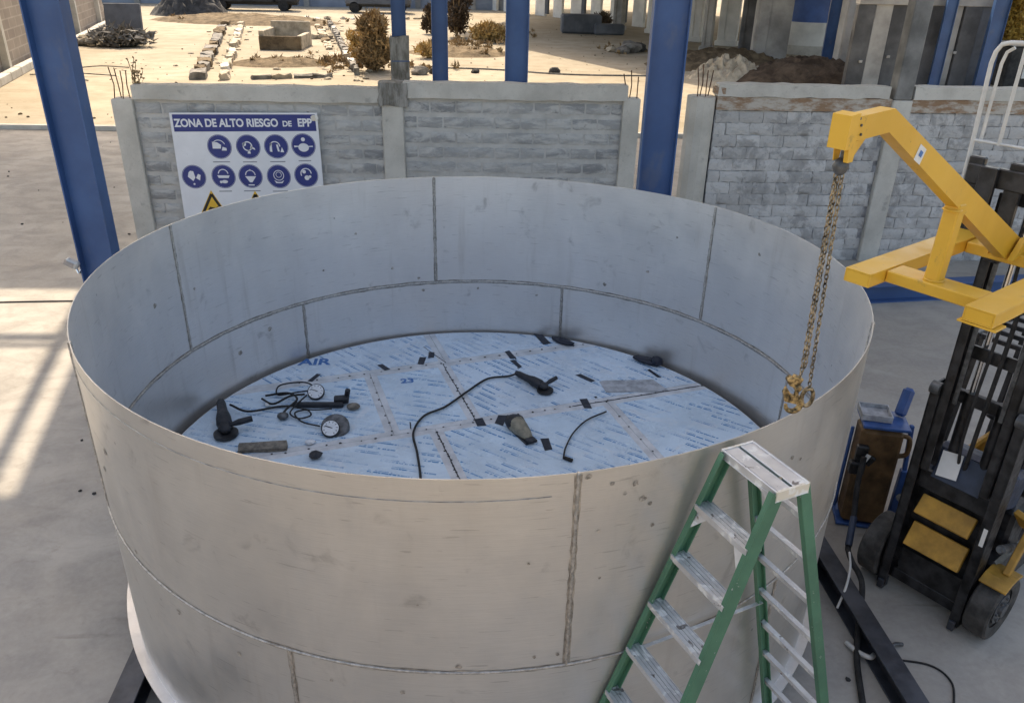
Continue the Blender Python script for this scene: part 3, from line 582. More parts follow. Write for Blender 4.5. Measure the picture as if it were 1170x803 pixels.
# ------------------------------------------------------------------ stepladder
lc = Vector((1.358, -2.772, 2.62)); hd = .407; dL = Vector((math.cos(hd), math.sin(hd), 0)); lL = Vector((math.sin(hd), -math.cos(hd), 0)); LL, LD = .372, .183; SF, SR, FL = .335, .288, .045; STEP = .2925
lad = thing('stepladder', (lc.x, lc.y, .012), 'green fibreglass stepladder with paint spattered metal steps, in front of the tank', 'ladder')
def railp(sd_, sl, t, inset=0): s = SF if sd_ < 0 else SR; return lc + dL * sd_ * LD * .40 + lL * sl * (LL * .5 - inset) + t * (dL * sd_ * s + lL * sl * FL + Vector((0, 0, -1)))
LT = lc.z - .03
for sd_ in (-1, 1):
    for sl in (-1, 1):
        a, b = railp(sd_, sl, .015), railp(sd_, sl, LT); ax = (b - a).normalized(); yv = (dL - ax * dL.dot(ax)).normalized(); xv = yv.cross(ax).normalized()
        if xv.dot(lL * sl) < 0: xv = -xv
        bm = B(); W = .074 if sd_ < 0 else .060
        for (ox, oy, wx, wy) in ((0, 0, .007, W), (-.016, W / 2 - .0035, .026, .007), (-.016, -W / 2 + .0035, .026, .007)):
            M = Matrix((xv, yv, ax)).transposed().to_4x4(); M.translation = (a + b) / 2 + xv * ox + yv * oy
            bmesh.ops.create_cube(bm, size=1, matrix=M @ Matrix.Diagonal((wx, wy, (b - a).length, 1)))
        rl = new('rail', bm, 'green_fibreglass', lad, bevel=.0015)
        bm = B(); M = Matrix((xv, yv, ax)).transposed().to_4x4(); M.translation = b - ax * .05 - xv * .012
        bmesh.ops.create_cube(bm, size=1, matrix=M @ Matrix.Diagonal((.045, W + .012, .11, 1))); new('foot', bm, 'rubber', rl)
for k in range(1, 9):
    a, b = railp(-1, -1, STEP * k, .006), railp(-1, 1, STEP * k, .006); bm = B()
    for off in (-.032, -.011, .011, .032): bar(bm, a + dL * off, b + dL * off, .0185, .006)
    bar(bm, a + Vector((0, 0, -.006)), b + Vector((0, 0, -.006)), .088, .005)
    bar(bm, a - dL * .045 + Vector((0, 0, -.012)), b - dL * .045 + Vector((0, 0, -.012)), .004, .034); bar(bm, a + dL * .045 + Vector((0, 0, -.012)), b + dL * .045 + Vector((0, 0, -.012)), .004, .034)
    new('step', bm, 'spattered_aluminium', lad)
    a, b = railp(1, -1, STEP * k - .06, .004), railp(1, 1, STEP * k - .06, .004); bm = B(); bar(bm, a, b, .022, .030); bar(bm, a + Vector((0, 0, .017)), b + Vector((0, 0, .017)), .034, .004); new('rear_bar', bm, 'spattered_aluminium', lad, bevel=.002)
for k in (1, 8):
    for s in (-1, 1):
        bm = B(); a = railp(-1, s, STEP * k, .02) + Vector((0, 0, -.02)); b = railp(-1, s, STEP * (k + .55), -.004); c_ = railp(-1, 0, STEP * k) + lL * s * .09 + Vector((0, 0, -.02))
        poly(bm, [a - dL * .03, c_ - dL * .03, b - dL * .03], -dL * .003); new('gusset', bm, 'spattered_aluminium', lad)
for s in (-1,):
    bm = B(); bar(bm, railp(-1, s, 1.2, .02), railp(1, s, 1.2, .02), .022, .004); new('spreader', bm, 'spattered_aluminium', lad)
capx = Matrix((dL, lL, Vector((0, 0, 1)))).transposed().to_4x4(); capx.translation = lc
def capbox(c, s, mat, nm, bv=.003): bm = B(); box(bm, c, s); bm.transform(capx); return new(nm, bm, mat, lad, bevel=bv)
capbox((-.052, 0, -.006), (.082, LL, .012), 'spattered_aluminium', 'cap_plank'); capbox((.052, 0, -.006), (.082, LL, .012), 'spattered_aluminium', 'cap_plank')
capbox((0, 0, -.016), (.172, LL - .01, .008), 'green_fibreglass', 'cap_base')
capbox((-.093, 0, -.020), (.008, LL, .045), 'spattered_aluminium', 'cap_edge'); capbox((.093, 0, -.020), (.008, LL, .045), 'spattered_aluminium', 'cap_edge')
for s in (-1, 1): capbox((0, s * (LL / 2 + .004), -.024), (.192, .008, .055), 'spattered_cap_end', 'cap_end')
bm = B(); poly(bm, [(-.0975, LL / 2, -.03), (-.0975, LL / 2 - .13, -.03), (-.0975, LL / 2 - .07, -.055), (-.0975, LL / 2 - .03, -.09), (-.0975, LL / 2, -.13)], (-.003, 0, 0)); bm.transform(capx); new('gusset', bm, 'spattered_aluminium', lad)
bm = B(); cyl(bm, (0, .11, -.012), (0, .11, .002), .009, seg=12); bm.transform(capx); new('cap_bolt', bm, 'chrome', lad)

# ------------------------------------------------------------------ forklift
FH = .615; FF = Vector((-math.cos(FH), -math.sin(FH), 0)); FLt = Vector((math.sin(FH), -math.cos(FH), 0)); FO = Vector((3.66, -.97, .012))
def lf(u, v, z): return FO + FF * u + FLt * v + Vector((0, 0, z))
FM = Matrix((FF, FLt, Vector((0, 0, 1)))).transposed().to_4x4(); FM.translation = FO
def fb(bm, c, s, rot=None):                            # box in forklift axes (u forward, v near side, z up)
    M = FM @ Matrix.Translation(Vector(c))
    if rot is not None: M = M @ rot
    bmesh.ops.create_cube(bm, size=1, matrix=M @ Matrix.Diagonal((*s, 1)))
fk = thing('forklift', tuple(FO), 'black and yellow forklift with raised mast, facing the tank at the right', 'forklift', rz=math.pi + FH)
def fpart(nm, mat, fn, parent=None, bevel=.006, smooth=None): bm = B(); fn(bm); return new(nm, bm, mat, parent or fk, bevel=bevel, smooth=smooth)
def channel(bm, u, v, z0, z1, dp, wd, side):
    zc, h = (z0 + z1) / 2, z1 - z0; fb(bm, (u, v + side * (wd / 2 - .009), zc), (dp, .018, h)); fb(bm, (u + dp / 2 - .008, v, zc), (.016, wd, h)); fb(bm, (u - dp / 2 + .008, v, zc), (.016, wd, h))
for s in (-1, 1):
    fpart('outer_mast_rail', 'black_paint', lambda bm: channel(bm, 0, s * .305, .05, 1.95, .17, .075, s), bevel=.003)
    fpart('inner_mast_rail', 'black_paint', lambda bm: channel(bm, .03, s * .225, 1.25, 3.42, .14, .065, s), bevel=.003)
    fpart('lift_cylinder', 'black_paint', lambda bm: cyl(bm, lf(-.09, s * .12, 1.14), lf(-.09, s * .12, 1.92), .045), bevel=0, smooth=30)
    fpart('cylinder_rod', 'chrome', lambda bm: cyl(bm, lf(-.09, s * .12, 1.92), lf(-.09, s * .12, 3.38), .022), bevel=0, smooth=30)
    fpart('lift_chain', 'grey_iron', lambda bm: fb(bm, (.06, s * .165, 2.6), (.012, .03, 1.5)), bevel=0)
    fpart('mast_roller', 'grey_iron', lambda bm: cyl(bm, lf(.08, s * .27, 1.93), lf(.08, s * .34, 1.93), .05), bevel=0, smooth=30)
for z, h, u in ((.14, .10, .0), (.45, .5, -.04), (.80, .5, -.04), (1.12, .16, .02), (1.86, .10, -.06)): fpart('mast_crossmember', 'black_paint', lambda bm: fb(bm, (u - .04, 0, z), (.05, .56, h)))
fpart('mast_crossmember', 'black_paint', lambda bm: fb(bm, (-.01, 0, 3.40), (.08, .44, .12)))
fpart('mast_crossmember', 'black_paint', lambda bm: fb(bm, (-.04, 0, 2.25), (.03, .40, .10)))
for s in (-1, 1): fpart('mast_foot', 'dark_steel', lambda bm: fb(bm, (.06, s * .30, .06), (.10, .05, .09)))
fpart('hydraulic_hose', 'rubber', lambda bm: (tube(bm, spline([lf(-.05, .0, 1.2), lf(.02, .03, 1.7), lf(.0, .04, 2.6), lf(.04, .02, 3.3)], 6), .016, 8), tube(bm, spline([lf(-.05, -.03, 1.2), lf(.03, -.05, 1.7), lf(.0, -.04, 2.6), lf(.04, -.05, 3.3)], 6), .012, 8)), bevel=0, smooth=60)
fpart('front_plate', 'machine_yellow', lambda bm: fb(bm, (.03, .0, .915), (.05, .42, .17), Matrix.Rotation(rad(-38), 4, 'Y')), bevel=.006)
fpart('front_plate', 'machine_yellow', lambda bm: fb(bm, (.03, .0, .62), (.05, .44, .21), Matrix.Rotation(rad(-30), 4, 'Y')), bevel=.006)
fpart('axle', 'black_paint', lambda bm: (cyl(bm, lf(-.13, -.45, .31), lf(-.13, .45, .31), .09), fb(bm, (-.12, 0, .30), (.2, .5, .24))), bevel=0, smooth=30)
fpart('dashboard', 'navy_plastic', lambda bm: fb(bm, (-.34, 0, 1.15), (.30, .62, .34), Matrix.Rotation(rad(-18), 4, 'Y')), bevel=.04)
fpart('cowl_panel', 'navy_plastic', lambda bm: fb(bm, (-.01, 0, 1.30), (.02, .36, .24), Matrix.Rotation(rad(-30), 4, 'Y')), bevel=.004)
fpart('paper_notice', 'paper', lambda bm: fb(bm, (.01, -.085, 1.33), (.004, .15, .20), Matrix.Rotation(rad(-30), 4, 'Y') @ Matrix.Rotation(.15, 4, 'X')), bevel=0)
fpart('chassis', 'black_paint', lambda bm: (fb(bm, (-1.0, 0, .42), (1.7, .78, .38)), fb(bm, (-.45, 0, .80), (.30, .72, .42))), bevel=.03)
fpart('side_panel', 'machine_yellow', lambda bm: (fb(bm, (-1.35, .40, .66), (.9, .06, .42)), fb(bm, (-1.35, -.40, .66), (.9, .06, .42))), bevel=.02)
for s in (-1, 1):
    w_ = fpart('wheel', 'rubber', lambda bm: cyl(bm, lf(-.13, s * .39, .275), lf(-.13, s * .51, .275), .21, seg=32), bevel=.01, smooth=35)
    def tyre_(bm):
        prof = [(.17, -.07), (.22, -.085), (.255, -.088), (.272, -.075), (.275, 0), (.272, .075), (.255, .088), (.22, .085), (.17, .07)]; N = 40; rg = []
        for k in range(N): a = 2 * math.pi * k / N; rg.append([bm.verts.new(lf(-.13 + r * math.cos(a), s * .45 + w, .275 + r * math.sin(a))) for r, w in prof])
        for k in range(N):
            for q in range(len(prof) - 1): bm.faces.new((rg[k][q], rg[k][q + 1], rg[(k + 1) % N][q + 1], rg[(k + 1) % N][q]))
    fpart('tyre', 'dusty_tyre', tyre_, w_, bevel=0, smooth=40)
    fpart('hub', 'grey_iron', lambda bm: (cyl(bm, lf(-.13, s * .50, .275), lf(-.13, s * .525, .275), .13, seg=20), cyl(bm, lf(-.13, s * .525, .275), lf(-.13, s * .55, .275), .06, seg=14), [cyl(bm, lf(-.13 + .095 * math.cos(a), s * .525, .275 + .095 * math.sin(a)), lf(-.13 + .095 * math.cos(a), s * .54, .275 + .095 * math.sin(a)), .014, seg=6) for a in [q * 1.047 for q in range(6)]]), w_, bevel=0, smooth=30)
    r_ = fpart('rear_wheel', 'rubber', lambda bm: cyl(bm, lf(-1.75, s * .34, .25), lf(-1.75, s * .50, .25), .25, seg=28), bevel=.02, smooth=35)
    if s > 0:
        fpart('fender', 'machine_yellow', lambda bm: [fb(bm, (-.13 + .31 * math.cos(a), s * .46, .275 + .31 * math.sin(a)), (.02, .20, .10), Matrix.Rotation(-a, 4, 'Y')) for a in (1.15, 1.45, 1.75)], bevel=.004)
        fpart('fender_arm', 'machine_yellow', lambda bm: (bar(bm, lf(-.12, s * .48, .59), lf(-.34, s * .48, 1.0), .05, .06), bar(bm, lf(-.34, s * .48, 1.0), lf(-.44, s * .48, .68), .05, .06), bar(bm, lf(-.30, s * .46, .94), lf(-.20, s * .42, 1.08), .12, .05)), bevel=.006)
    fpart('tilt_cylinder', 'grey_iron', lambda bm: (cyl(bm, lf(-.08, s * .40, .80), lf(-.42, s * .40, .66), .035), cyl(bm, lf(-.04, s * .40, .82), lf(-.10, s * .40, .79), .022)), bevel=0, smooth=30)
    for u in (-.62, -1.75): fpart('guard_post', 'black_paint', lambda bm: bar(bm, lf(u, s * .44, .7), lf(u - .08 if u > -1 else u, s * .40, 2.12), .05, .07))
fpart('warning_label', 'paper', lambda bm: fb(bm, (.086, .31, .93), (.002, .03, .16)), bevel=0)
fpart('overhead_guard', 'black_paint', lambda bm: (bar(bm, lf(-.66, .42, 2.12), lf(-1.8, .42, 2.12), .05, .06), bar(bm, lf(-.66, -.42, 2.12), lf(-1.8, -.42, 2.12), .05, .06), [bar(bm, lf(-.7 - .2 * k, -.42, 2.12), lf(-.7 - .2 * k, .42, 2.12), .04, .04) for k in range(6)]))
fpart('counterweight', 'machine_yellow', lambda bm: fb(bm, (-2.05, 0, .75), (.5, .9, .95)), bevel=.08)
st = fpart('seat', 'seat_vinyl', lambda bm: fb(bm, (-1.35, 0, 1.0), (.48, .50, .16)), bevel=.04)
fpart('backrest', 'seat_vinyl', lambda bm: fb(bm, (-1.6, 0, 1.28), (.12, .48, .52), Matrix.Rotation(rad(-10), 4, 'Y')), st, bevel=.04)
fpart('steering_wheel', 'black_plastic', lambda bm: (tube(bm, [lf(-.72 + .17 * math.cos(a * .3142) * .8, .0 + .17 * math.sin(a * .3142), 1.48 + .17 * math.cos(a * .3142) * .5) for a in range(20)], .016, 8, True), cyl(bm, lf(-.5, 0, 1.15), lf(-.72, 0, 1.48), .03), [cyl(bm, lf(-.72, 0, 1.48), lf(-.72 + .17 * math.cos(a) * .8, .17 * math.sin(a), 1.48 + .17 * math.cos(a) * .5), .012, seg=8) for a in (.5, 2.6, 4.7)]), bevel=0, smooth=50)
for i in range(3): fpart('control_lever', 'black_plastic', lambda bm: (cyl(bm, lf(-.48, .18 + .06 * i, 1.25), lf(-.54, .18 + .06 * i, 1.45), .008), rock(bm, lf(-.54, .18 + .06 * i, 1.46), (.02, .02, .025), 1, .05)), bevel=0, smooth=60)
cg = fpart('carriage', 'black_paint', lambda bm: (fb(bm, (.15, 0, 3.52), (.05, .94, .13)), fb(bm, (.15, 0, 3.08), (.05, .94, .12)), [fb(bm, (.13, v, 3.30), (.05, .10, .66)) for v in (-.43, -.17, .17, .43)]), bevel=.008)
for s in (-1, 1):
    fpart('fork', 'black_paint', lambda bm: (fb(bm, (.20, (-.315 if s < 0 else .375), 3.34), (.045, .11, .50)), fb(bm, (.80, (-.315 if s < 0 else .375), 3.122), (1.3, .10, .035))), cg)
br = fpart('load_backrest', 'white_tube', lambda bm: tube(bm, [lf(.10, -.50, 3.1), lf(.10, -.51, 3.7), lf(.10, -.525, 4.20), lf(.10, -.515, 4.27), lf(.10, -.49, 4.315), lf(.10, -.44, 4.33), lf(.10, 0, 4.345), lf(.10, .44, 4.33), lf(.10, .49, 4.315), lf(.10, .515, 4.27), lf(.10, .525, 4.2), lf(.10, .51, 3.7), lf(.10, .50, 3.1)], .0145, 8), bevel=0, smooth=50)
for s in (-1, 1):
    fpart('backrest_tube', 'white_tube', lambda bm: tube(bm, [lf(.07, s * .475, 3.7), lf(.07, s * .475, 4.2), lf(.07, s * .46, 4.27), lf(.07, s * .42, 4.30)], .011, 8), br, bevel=0, smooth=50)
    fpart('backrest_tube', 'white_tube', lambda bm: cyl(bm, lf(.10, s * .345, 3.71), lf(.10, s * .345, 4.34), .012, seg=8), br, bevel=0, smooth=50)
fpart('backrest_tube', 'white_tube', lambda bm: cyl(bm, lf(.10, -.51, 3.72), lf(.10, .51, 3.72), .010, seg=8), br, bevel=0, smooth=50)

# ------------------------------------------------------------------ yellow lifting jib slid on the forks
jb = thing('lifting_jib', tuple(lf(.9, 0, 3.1)), 'yellow lifting boom with fork sleeves carried on the raised forks', 'lifting jib')
def jpart(nm, fn, mat='yellow_paint', parent=None, bevel=.006, smooth=None): bm = B(); fn(bm); return new(nm, bm, mat, parent or jb, bevel=bevel, smooth=smooth)
def extr(bm, prof, v0, v1): poly(bm, [lf(u, v0, z) for u, z in prof], FLt * (v1 - v0))
bw = .036
jpart('boom', lambda bm: extr(bm, [(.30, 3.11), (.50, 3.125), (2.25, 4.075), (2.57, 4.06), (2.58, 4.165), (2.24, 4.178), (.34, 3.225)], -bw, bw), bevel=.008)
jpart('tip_plate', lambda bm: extr(bm, [(2.53, 4.035), (2.60, 4.035), (2.60, 4.178), (2.53, 4.184)], -bw - .009, bw + .009))
for s in (-1, 1): jpart('lug', lambda bm: extr(bm, [(2.50, 4.065), (2.57, 4.065), (2.555, 3.975), (2.515, 3.975)], s * .026 - .006, s * .034 + .006), bevel=.002)
jpart('brace_lug', lambda bm: extr(bm, [(2.38, 4.065), (2.47, 4.065), (2.505, 3.97), (2.485, 3.96)], -.008, .008), bevel=.002)
for u_, z_ in ((2.50, 4.13), (2.49, 4.09), (2.52, 4.16)): jpart('bolt', lambda bm: cyl(bm, lf(u_, bw, z_), lf(u_, bw + .006, z_), .006, seg=8), 'grey_iron', bevel=0)
for u_, z_, du in ((1.30, 3.163, .05), (1.30, 3.565, .045)): jpart('weld_bead', lambda bm: tube(bm, [lf(u_ + .03 + du * math.cos(a * .524), du * math.sin(a * .524), z_) for a in range(12)], .007, 5, True), bevel=0, smooth=60)
jpart('strut', lambda bm: bar(bm, lf(1.33, 0, 3.155), lf(1.30, 0, 3.60), .085, .085, FLt), bevel=.01)
for vc in (-.315, .375):
    sl_ = jpart('fork_sleeve', lambda bm: [fb(bm, (.90, vc + a, 3.125 + b), c_) for a, b, c_ in ((-.075, 0, (1.36, .008, .066)), (.075, 0, (1.36, .008, .066)), (0, .037, (1.36, .158, .008)), (0, -.037, (1.36, .158, .008)))], bevel=.002)
    jpart('end_cap', lambda bm: fb(bm, (1.574, vc, 3.125), (.008, .140, .064)), parent=sl_, bevel=0)
jpart('front_crossmember', lambda bm: fb(bm, (1.33, .03, 3.125), (.17, .525, .070)), bevel=.006)
jpart('rear_crossmember', lambda bm: fb(bm, (.36, .03, 3.12), (.18, .525, .072)), bevel=.006)
jpart('heel_plate', lambda bm: fb(bm, (1.52, .375, 3.075), (.12, .20, .012)), bevel=.002)
for s in (-1, 1): jpart('pivot_cheek', lambda bm: extr(bm, [(.26, 3.13), (.52, 3.13), (.42, 3.25), (.30, 3.25)], s * .062 - .008, s * .08 + .008), bevel=.003)
jpart('pivot_pin', lambda bm: cyl(bm, lf(.36, -.10, 3.19), lf(.36, .10, 3.19), .030, seg=18), 'grey_iron', bevel=0, smooth=30)
def onboom(t): return (.24 + (2.14 - .24) * t, 0)
jpart('rating_label', lambda bm: poly(bm, [lf(1.90, bw + .0015, 3.885), lf(1.97, bw + .0015, 3.92), lf(1.935, bw + .0015, 3.99), lf(1.865, bw + .0015, 3.955)]), 'paper', bevel=0)
jpart('label_mark', lambda bm: poly(bm, [lf(1.905, bw + .003, 3.92), lf(1.935, bw + .003, 3.935), lf(1.922, bw + .003, 3.96), lf(1.892, bw + .003, 3.945)]), 'ink_blue', bevel=0)

# ------------------------------------------------------------------ chain sling
CT = lf(2.535, 0, 3.95)
ch = thing('chain_sling', tuple(CT - Vector((0, 0, 1.1))), 'two leg brass coloured lifting chain with hooks hanging from the yellow boom', 'chain')
bm = B(); rock(bm, CT + Vector((0, 0, .0)), (.034, .034, .042), 2, .04); new('master_link', bm, 'grey_iron', ch, smooth=60)
bm = B(); tube(bm, [CT + Vector((0, 0, .03)), CT + Vector((0, 0, .07))], .010, 8); new('shackle_pin', bm, 'grey_iron', ch)
bm = B(); n = 10
tube(bm, [Vector((.0085 * math.cos(a), 0, .0155 * math.sin(a))) for a in [2 * math.pi * i / n for i in range(n)]], .0036, 4, True)
link_me = bpy.data.meshes.new('link'); bm.to_mesh(link_me); bm.free(); link_me.materials.append(MATS['brass_chain'])
def strand(a, b):
    a = Vector(a); b = Vector(b); L = (b - a).length; n = int(L / .0235); q0 = (b - a).to_track_quat('-Z', 'Y')
    for i in range(n):
        q = q0 @ Matrix.Rotation(rad(90 if i % 2 else 0) + .6, 3, 'Z').to_quaternion(); share(link_me, 'link', a.lerp(b, (i + .5) / n), q, (1, 1, 1), ch)
rt = Vector((.96, 0, .0)); 
A1 = CT + rt * -.014 + Vector((0, 0, -.03)); B1 = CT + rt * .012 + Vector((0, 0, -1.04)); A2 = CT + rt * .016 + Vector((0, 0, -.03)); B2 = CT + rt * .07 + Vector((0, 0, -1.12)); B1b = CT + rt * .03 + Vector((0, .01, -1.0))
strand(A1, B1); strand(A2, B2); strand(CT + Vector((0, .01, -.05)), B1b)
bm = B(); box(bm, B1 + Vector((-.02, 0, -.03)), (.05, .035, .06), Matrix.Rotation(.4, 4, 'Y')); cyl(bm, B1 + Vector((-.05, -.02, -.02)), B1 + Vector((-.05, .02, -.02)), .018); cyl(bm, B1 + Vector((-.01, -.03, -.06)), B1 + Vector((-.01, .02, -.06)), .018); new('chain_shortener', bm, 'yellow_hook', ch, bevel=.004, smooth=35)
def hook(o, s, mat, flip=1):
    bm = B(); pts = [(0, .10), (0, .06), (.004, .03), (.03, .005), (.04, -.03), (.02, -.062), (-.015, -.07), (-.045, -.05), (-.055, -.02)]
    sp = spline([o + Vector((x * s * flip, 0, z * s)) for x, z in pts], 4); nn = len(sp); tube(bm, sp, [s * (.011 + .009 * math.sin(math.pi * i / (nn - 1))) for i in range(nn)], 8); return new('hook', bm, mat, ch, smooth=60)
hook(B1 + Vector((-.005, 0, -.145)), .8, 'yellow_hook')
bm = B(); tube(bm, [B1 + Vector((.005, 0, -.05)), B1 + Vector((.0, 0, -.11))], .008, 6); new('hook_latch', bm, 'grey_iron', ch)
bm = B(); poly(bm, [B1 + Vector(q) for q in ((-.075, -.012, -.09), (-.06, -.012, -.14), (.02, -.012, -.16), (.02, -.012, -.115), (-.03, -.012, -.105), (-.062, -.012, -.06))], (0, .024, 0)); new('hook_shank', bm, 'yellow_hook', ch, bevel=.004)
bm = B(); tube(bm, [B2 + Vector((.028 * math.cos(a), .0, -.04 + .05 * math.sin(a))) for a in [2 * math.pi * i / 20 for i in range(20)]], .011, 8, True); new('end_ring', bm, 'brass_chain', ch, smooth=60)

# ------------------------------------------------------------------ rusty cabinet on a blue hand truck, and its hose
ct = thing('hand_truck', (3.62, .12, .012), 'blue hand truck with a blue push handle standing right of the tank', 'hand truck')
cM = Matrix.Translation((3.62, .14, .012)) @ Matrix.Rotation(rad(-14), 4, 'Z')
def cpart(nm, mat, fn, parent, bevel=.006, smooth=None): bm = B(); fn(bm); bm.transform(cM); return new(nm, bm, mat, parent, bevel=bevel, smooth=smooth)
cpart('frame', 'blue_plastic', lambda bm: (bar(bm, (.275, .0, .05), (.285, .0, .62), .065, .07), bar(bm, (.285, .0, .60), (.262, .05, 1.06), .04, .045), bar(bm, (-.21, .1, .06), (-.21, .1, .95), .03, .03)), ct, bevel=.01)
cpart('top_plate', 'blue_plastic', lambda bm: box(bm, (.02, .05, 1.075), (.40, .34, .03)), ct)
cpart('toe_plate', 'blue_plastic', lambda bm: box(bm, (.0, .05, .02), (.44, .36, .03)), ct)
cpart('handle', 'blue_plastic', lambda bm: bar(bm, (.16, .12, 1.10), (.22, .22, 1.34), .10, .07), ct, bevel=.025)
for s in (-.2, .2): cpart('wheel', 'rubber', lambda bm: cyl(bm, (s - .03, .24, .09), (s + .03, .24, .09), .09, seg=20), ct, bevel=.01, smooth=35)
cb = thing('rusty_cabinet', (3.62, .14, .045), 'rusty brown upright steel case strapped on the blue hand truck', 'cabinet')
cpart('case', 'rusty_brown', lambda bm: box(bm, (0, .02, .54), (.36, .26, 1.0)), cb, bevel=.03)
cpart('side_loop', 'rusty_brown', lambda bm: tube(bm, spline([(.17, -.02, .98), (.25, -.02, .95), (.26, -.02, .80), (.19, -.02, .76)], 5), .022, 8), cb, bevel=0, smooth=50)
cpart('valve', 'black_paint', lambda bm: (box(bm, (-.15, -.14, .82), (.10, .06, .16)), box(bm, (-.17, -.16, .68), (.13, .08, .12)), box(bm, (-.06, -.13, .74), (.05, .04, .10), Matrix.Rotation(.5, 4, 'Y'))), cb, bevel=.01)
cpart('valve_tag', 'paper', lambda bm: box(bm, (-.11, -.18, .80), (.04, .006, .07), Matrix.Rotation(.4, 4, 'Y')), cb, bevel=0)
t = thing('tool_tray', (3.60, .22, 1.102), 'flat pale tray lying on top of the blue hand truck', 'tray')
bm = B(); box(bm, (3.585, .24, 1.115), (.26, .24, .02), Matrix.Rotation(-.25, 4, 'Z')); new('base', bm, 'pale_cloth', t, bevel=.004)
for k, (dx, dy, sx_, sy_) in enumerate(((0, .115, .26, .012), (0, -.115, .26, .012), (.125, 0, .012, .22), (-.125, 0, .012, .22))):
    bm = B(); q = Matrix.Rotation(-.25, 3, 'Z') @ Vector((dx, dy, 0)); box(bm, Vector((3.585, .24, 1.146)) + q, (sx_, sy_, .042), Matrix.Rotation(-.25, 4, 'Z')); new('side', bm, 'pale_cloth', t, bevel=.003)
bm = B(); tube(bm, spline([(3.42, -.05, .85), (3.38, -.12, .62), (3.32, -.30, .35), (3.24, -.46, .20), (3.19, -.58, .22), (3.16, -.72, .235), (3.14, -.95, .23), (3.05, -1.18, .12), (2.90, -1.5, .05), (2.78, -1.85, .04), (2.6, -2.5, .04), (2.5, -3.2, .04)], 8), .024, 10)
hz = tag(new('black_hose', bm, 'rubber', smooth=60), 'thick black hose running from the rusty case over the steel beam', 'hose')
bm = B(); tube(bm, spline([(3.33, -.28, .37), (3.235, -.47, .21)], 4), .030, 10); o = new('hose_sleeve', bm, 'navy_plastic', hz, smooth=60)
bm = B(); tube(bm, spline([(3.17, -.62, .26), (3.10, -.80, .26), (3.0, -.98, .22), (2.9, -1.1, .1)], 6), .010, 8); tag(new('pale_cord', bm, 'white_tube', smooth=60), 'short pale cord hanging over the beam beside the black hose', 'cord')
bm = B(); tube(bm, spline([(3.03, -1.52, .03), (2.96, -1.58, .07), (2.90, -1.50, .05), (2.86, -1.40, .04)], 6), [.02] * 18 + [.016], 8); tag(new('clamp_piece', bm, 'white_tube', smooth=60), 'small pale clamp on the floor beside the black hose', 'clamp')
bm = B(); tube(bm, spline([(3.30, -1.42, .03), (3.22, -1.44, .05), (3.16, -1.50, .03)], 5), .015, 8); tag(new('scrap_bar', bm, 'grey_iron', smooth=60), 'little iron scrap on the floor between beam and forklift', 'scrap')
bm = B(); tube(bm, spline([(3.14, -1.55, .02), (3.42, -1.62, .02), (3.5, -1.78, .02), (3.40, -2.0, .02)], 8), .008, 6); tag(new('thin_wire', bm, 'rubber', smooth=60), 'thin dark wire curling on the floor right of the steel beam', 'wire')

# ------------------------------------------------------------------ tools on the tank bottom
Z0 = ZF + .004
def gp(x, y, z=0): return Vector((x, y, Z0 + z))
def blob(bm, c, s, rz=0, ry=0, sub=2, j=.04):
    q = bmesh.new(); rock(q, (0, 0, 0), s, sub, j); q.transform(Matrix.Translation(c) @ Matrix.Rotation(rz, 4, 'Z') @ Matrix.Rotation(ry, 4, 'Y')); me = bpy.data.meshes.new('t'); q.to_mesh(me); q.free(); bm.from_mesh(me); bpy.data.meshes.remove(me)
def grinder(x, y, rz, label, body='black_plastic', grip='black_plastic', s=1., cord=None):
    t = thing('angle_grinder', (x, y, Z0), label, 'grinder', 'power tools on the tank bottom', rz); M = MW[t] @ Matrix.Scale(s, 4)
    def P(nm, mat, fn, sm=50, bv=0): bm = B(); fn(bm); bm.transform(M); return new(nm, bm, mat, t, smooth=sm, bevel=bv)
    P('motor_body', body, lambda bm: tube(bm, [(-.02, 0, .055), (.02, 0, .055), (.12, 0, .055), (.15, 0, .055)], [.045, .052, .055, .042], 12))
    P('grip', grip, lambda bm: tube(bm, [(-.02, 0, .055), (-.10, 0, .05), (-.20, 0, .048), (-.24, 0, .045)], [.042, .036, .034, .026], 12))
    P('gear_head', 'grey_iron' if body != 'black_plastic' else 'black_plastic', lambda bm: blob(bm, (.18, 0, .06), (.06, .045, .045)))
    P('guard', 'black_paint', lambda bm: cyl(bm, (.20, 0, .012), (.20, 0, .032), .085, seg=24), 30)
    P('side_handle', 'black_plastic', lambda bm: tube(bm, [(.17, .04, .07), (.17, .10, .08), (.17, .19, .09)], [.014, .024, .022], 10))
    if cord: bm = B(); tube(bm, spline(cord, 8), .011 if s > .9 else .008, 8); new('power_cord', bm, 'rubber', t, smooth=60)
    return t
grinder(-2.40, .72, rad(-70), 'black angle grinder lying against the left inside wall of the tank', s=1.3, cord=[gp(-2.40, .95, .06), gp(-2.2, .84, .05), gp(-1.95, .98, .02), gp(-1.74, 1.0, .02)])
grinder(.56, 1.46, rad(-50), 'black angle grinder on a long thick cable near the middle of the tank bottom', s=1.0, cord=[gp(.42, 1.63, .05), gp(.32, 1.62, .02), gp(.10, 1.56, .02), gp(-.10, 1.30, .02), gp(-.32, .98, .02), gp(-.52, .80, .02), gp(-.60, .50, .02), gp(-.54, .15, .02), gp(-.48, -.3, .02), gp(-.45, -1.0, .02)])
t = thing('padded_tool', (.40, .51, Z0), 'tan and black padded tool lying in front of the grinder on the film', 'tool'); TM = MW[t] @ Matrix.Rotation(rad(-62), 4, 'Z')
def P2(nm, mat, fn): bm = B(); fn(bm); bm.transform(TM); return new(nm, bm, mat, t, smooth=60)
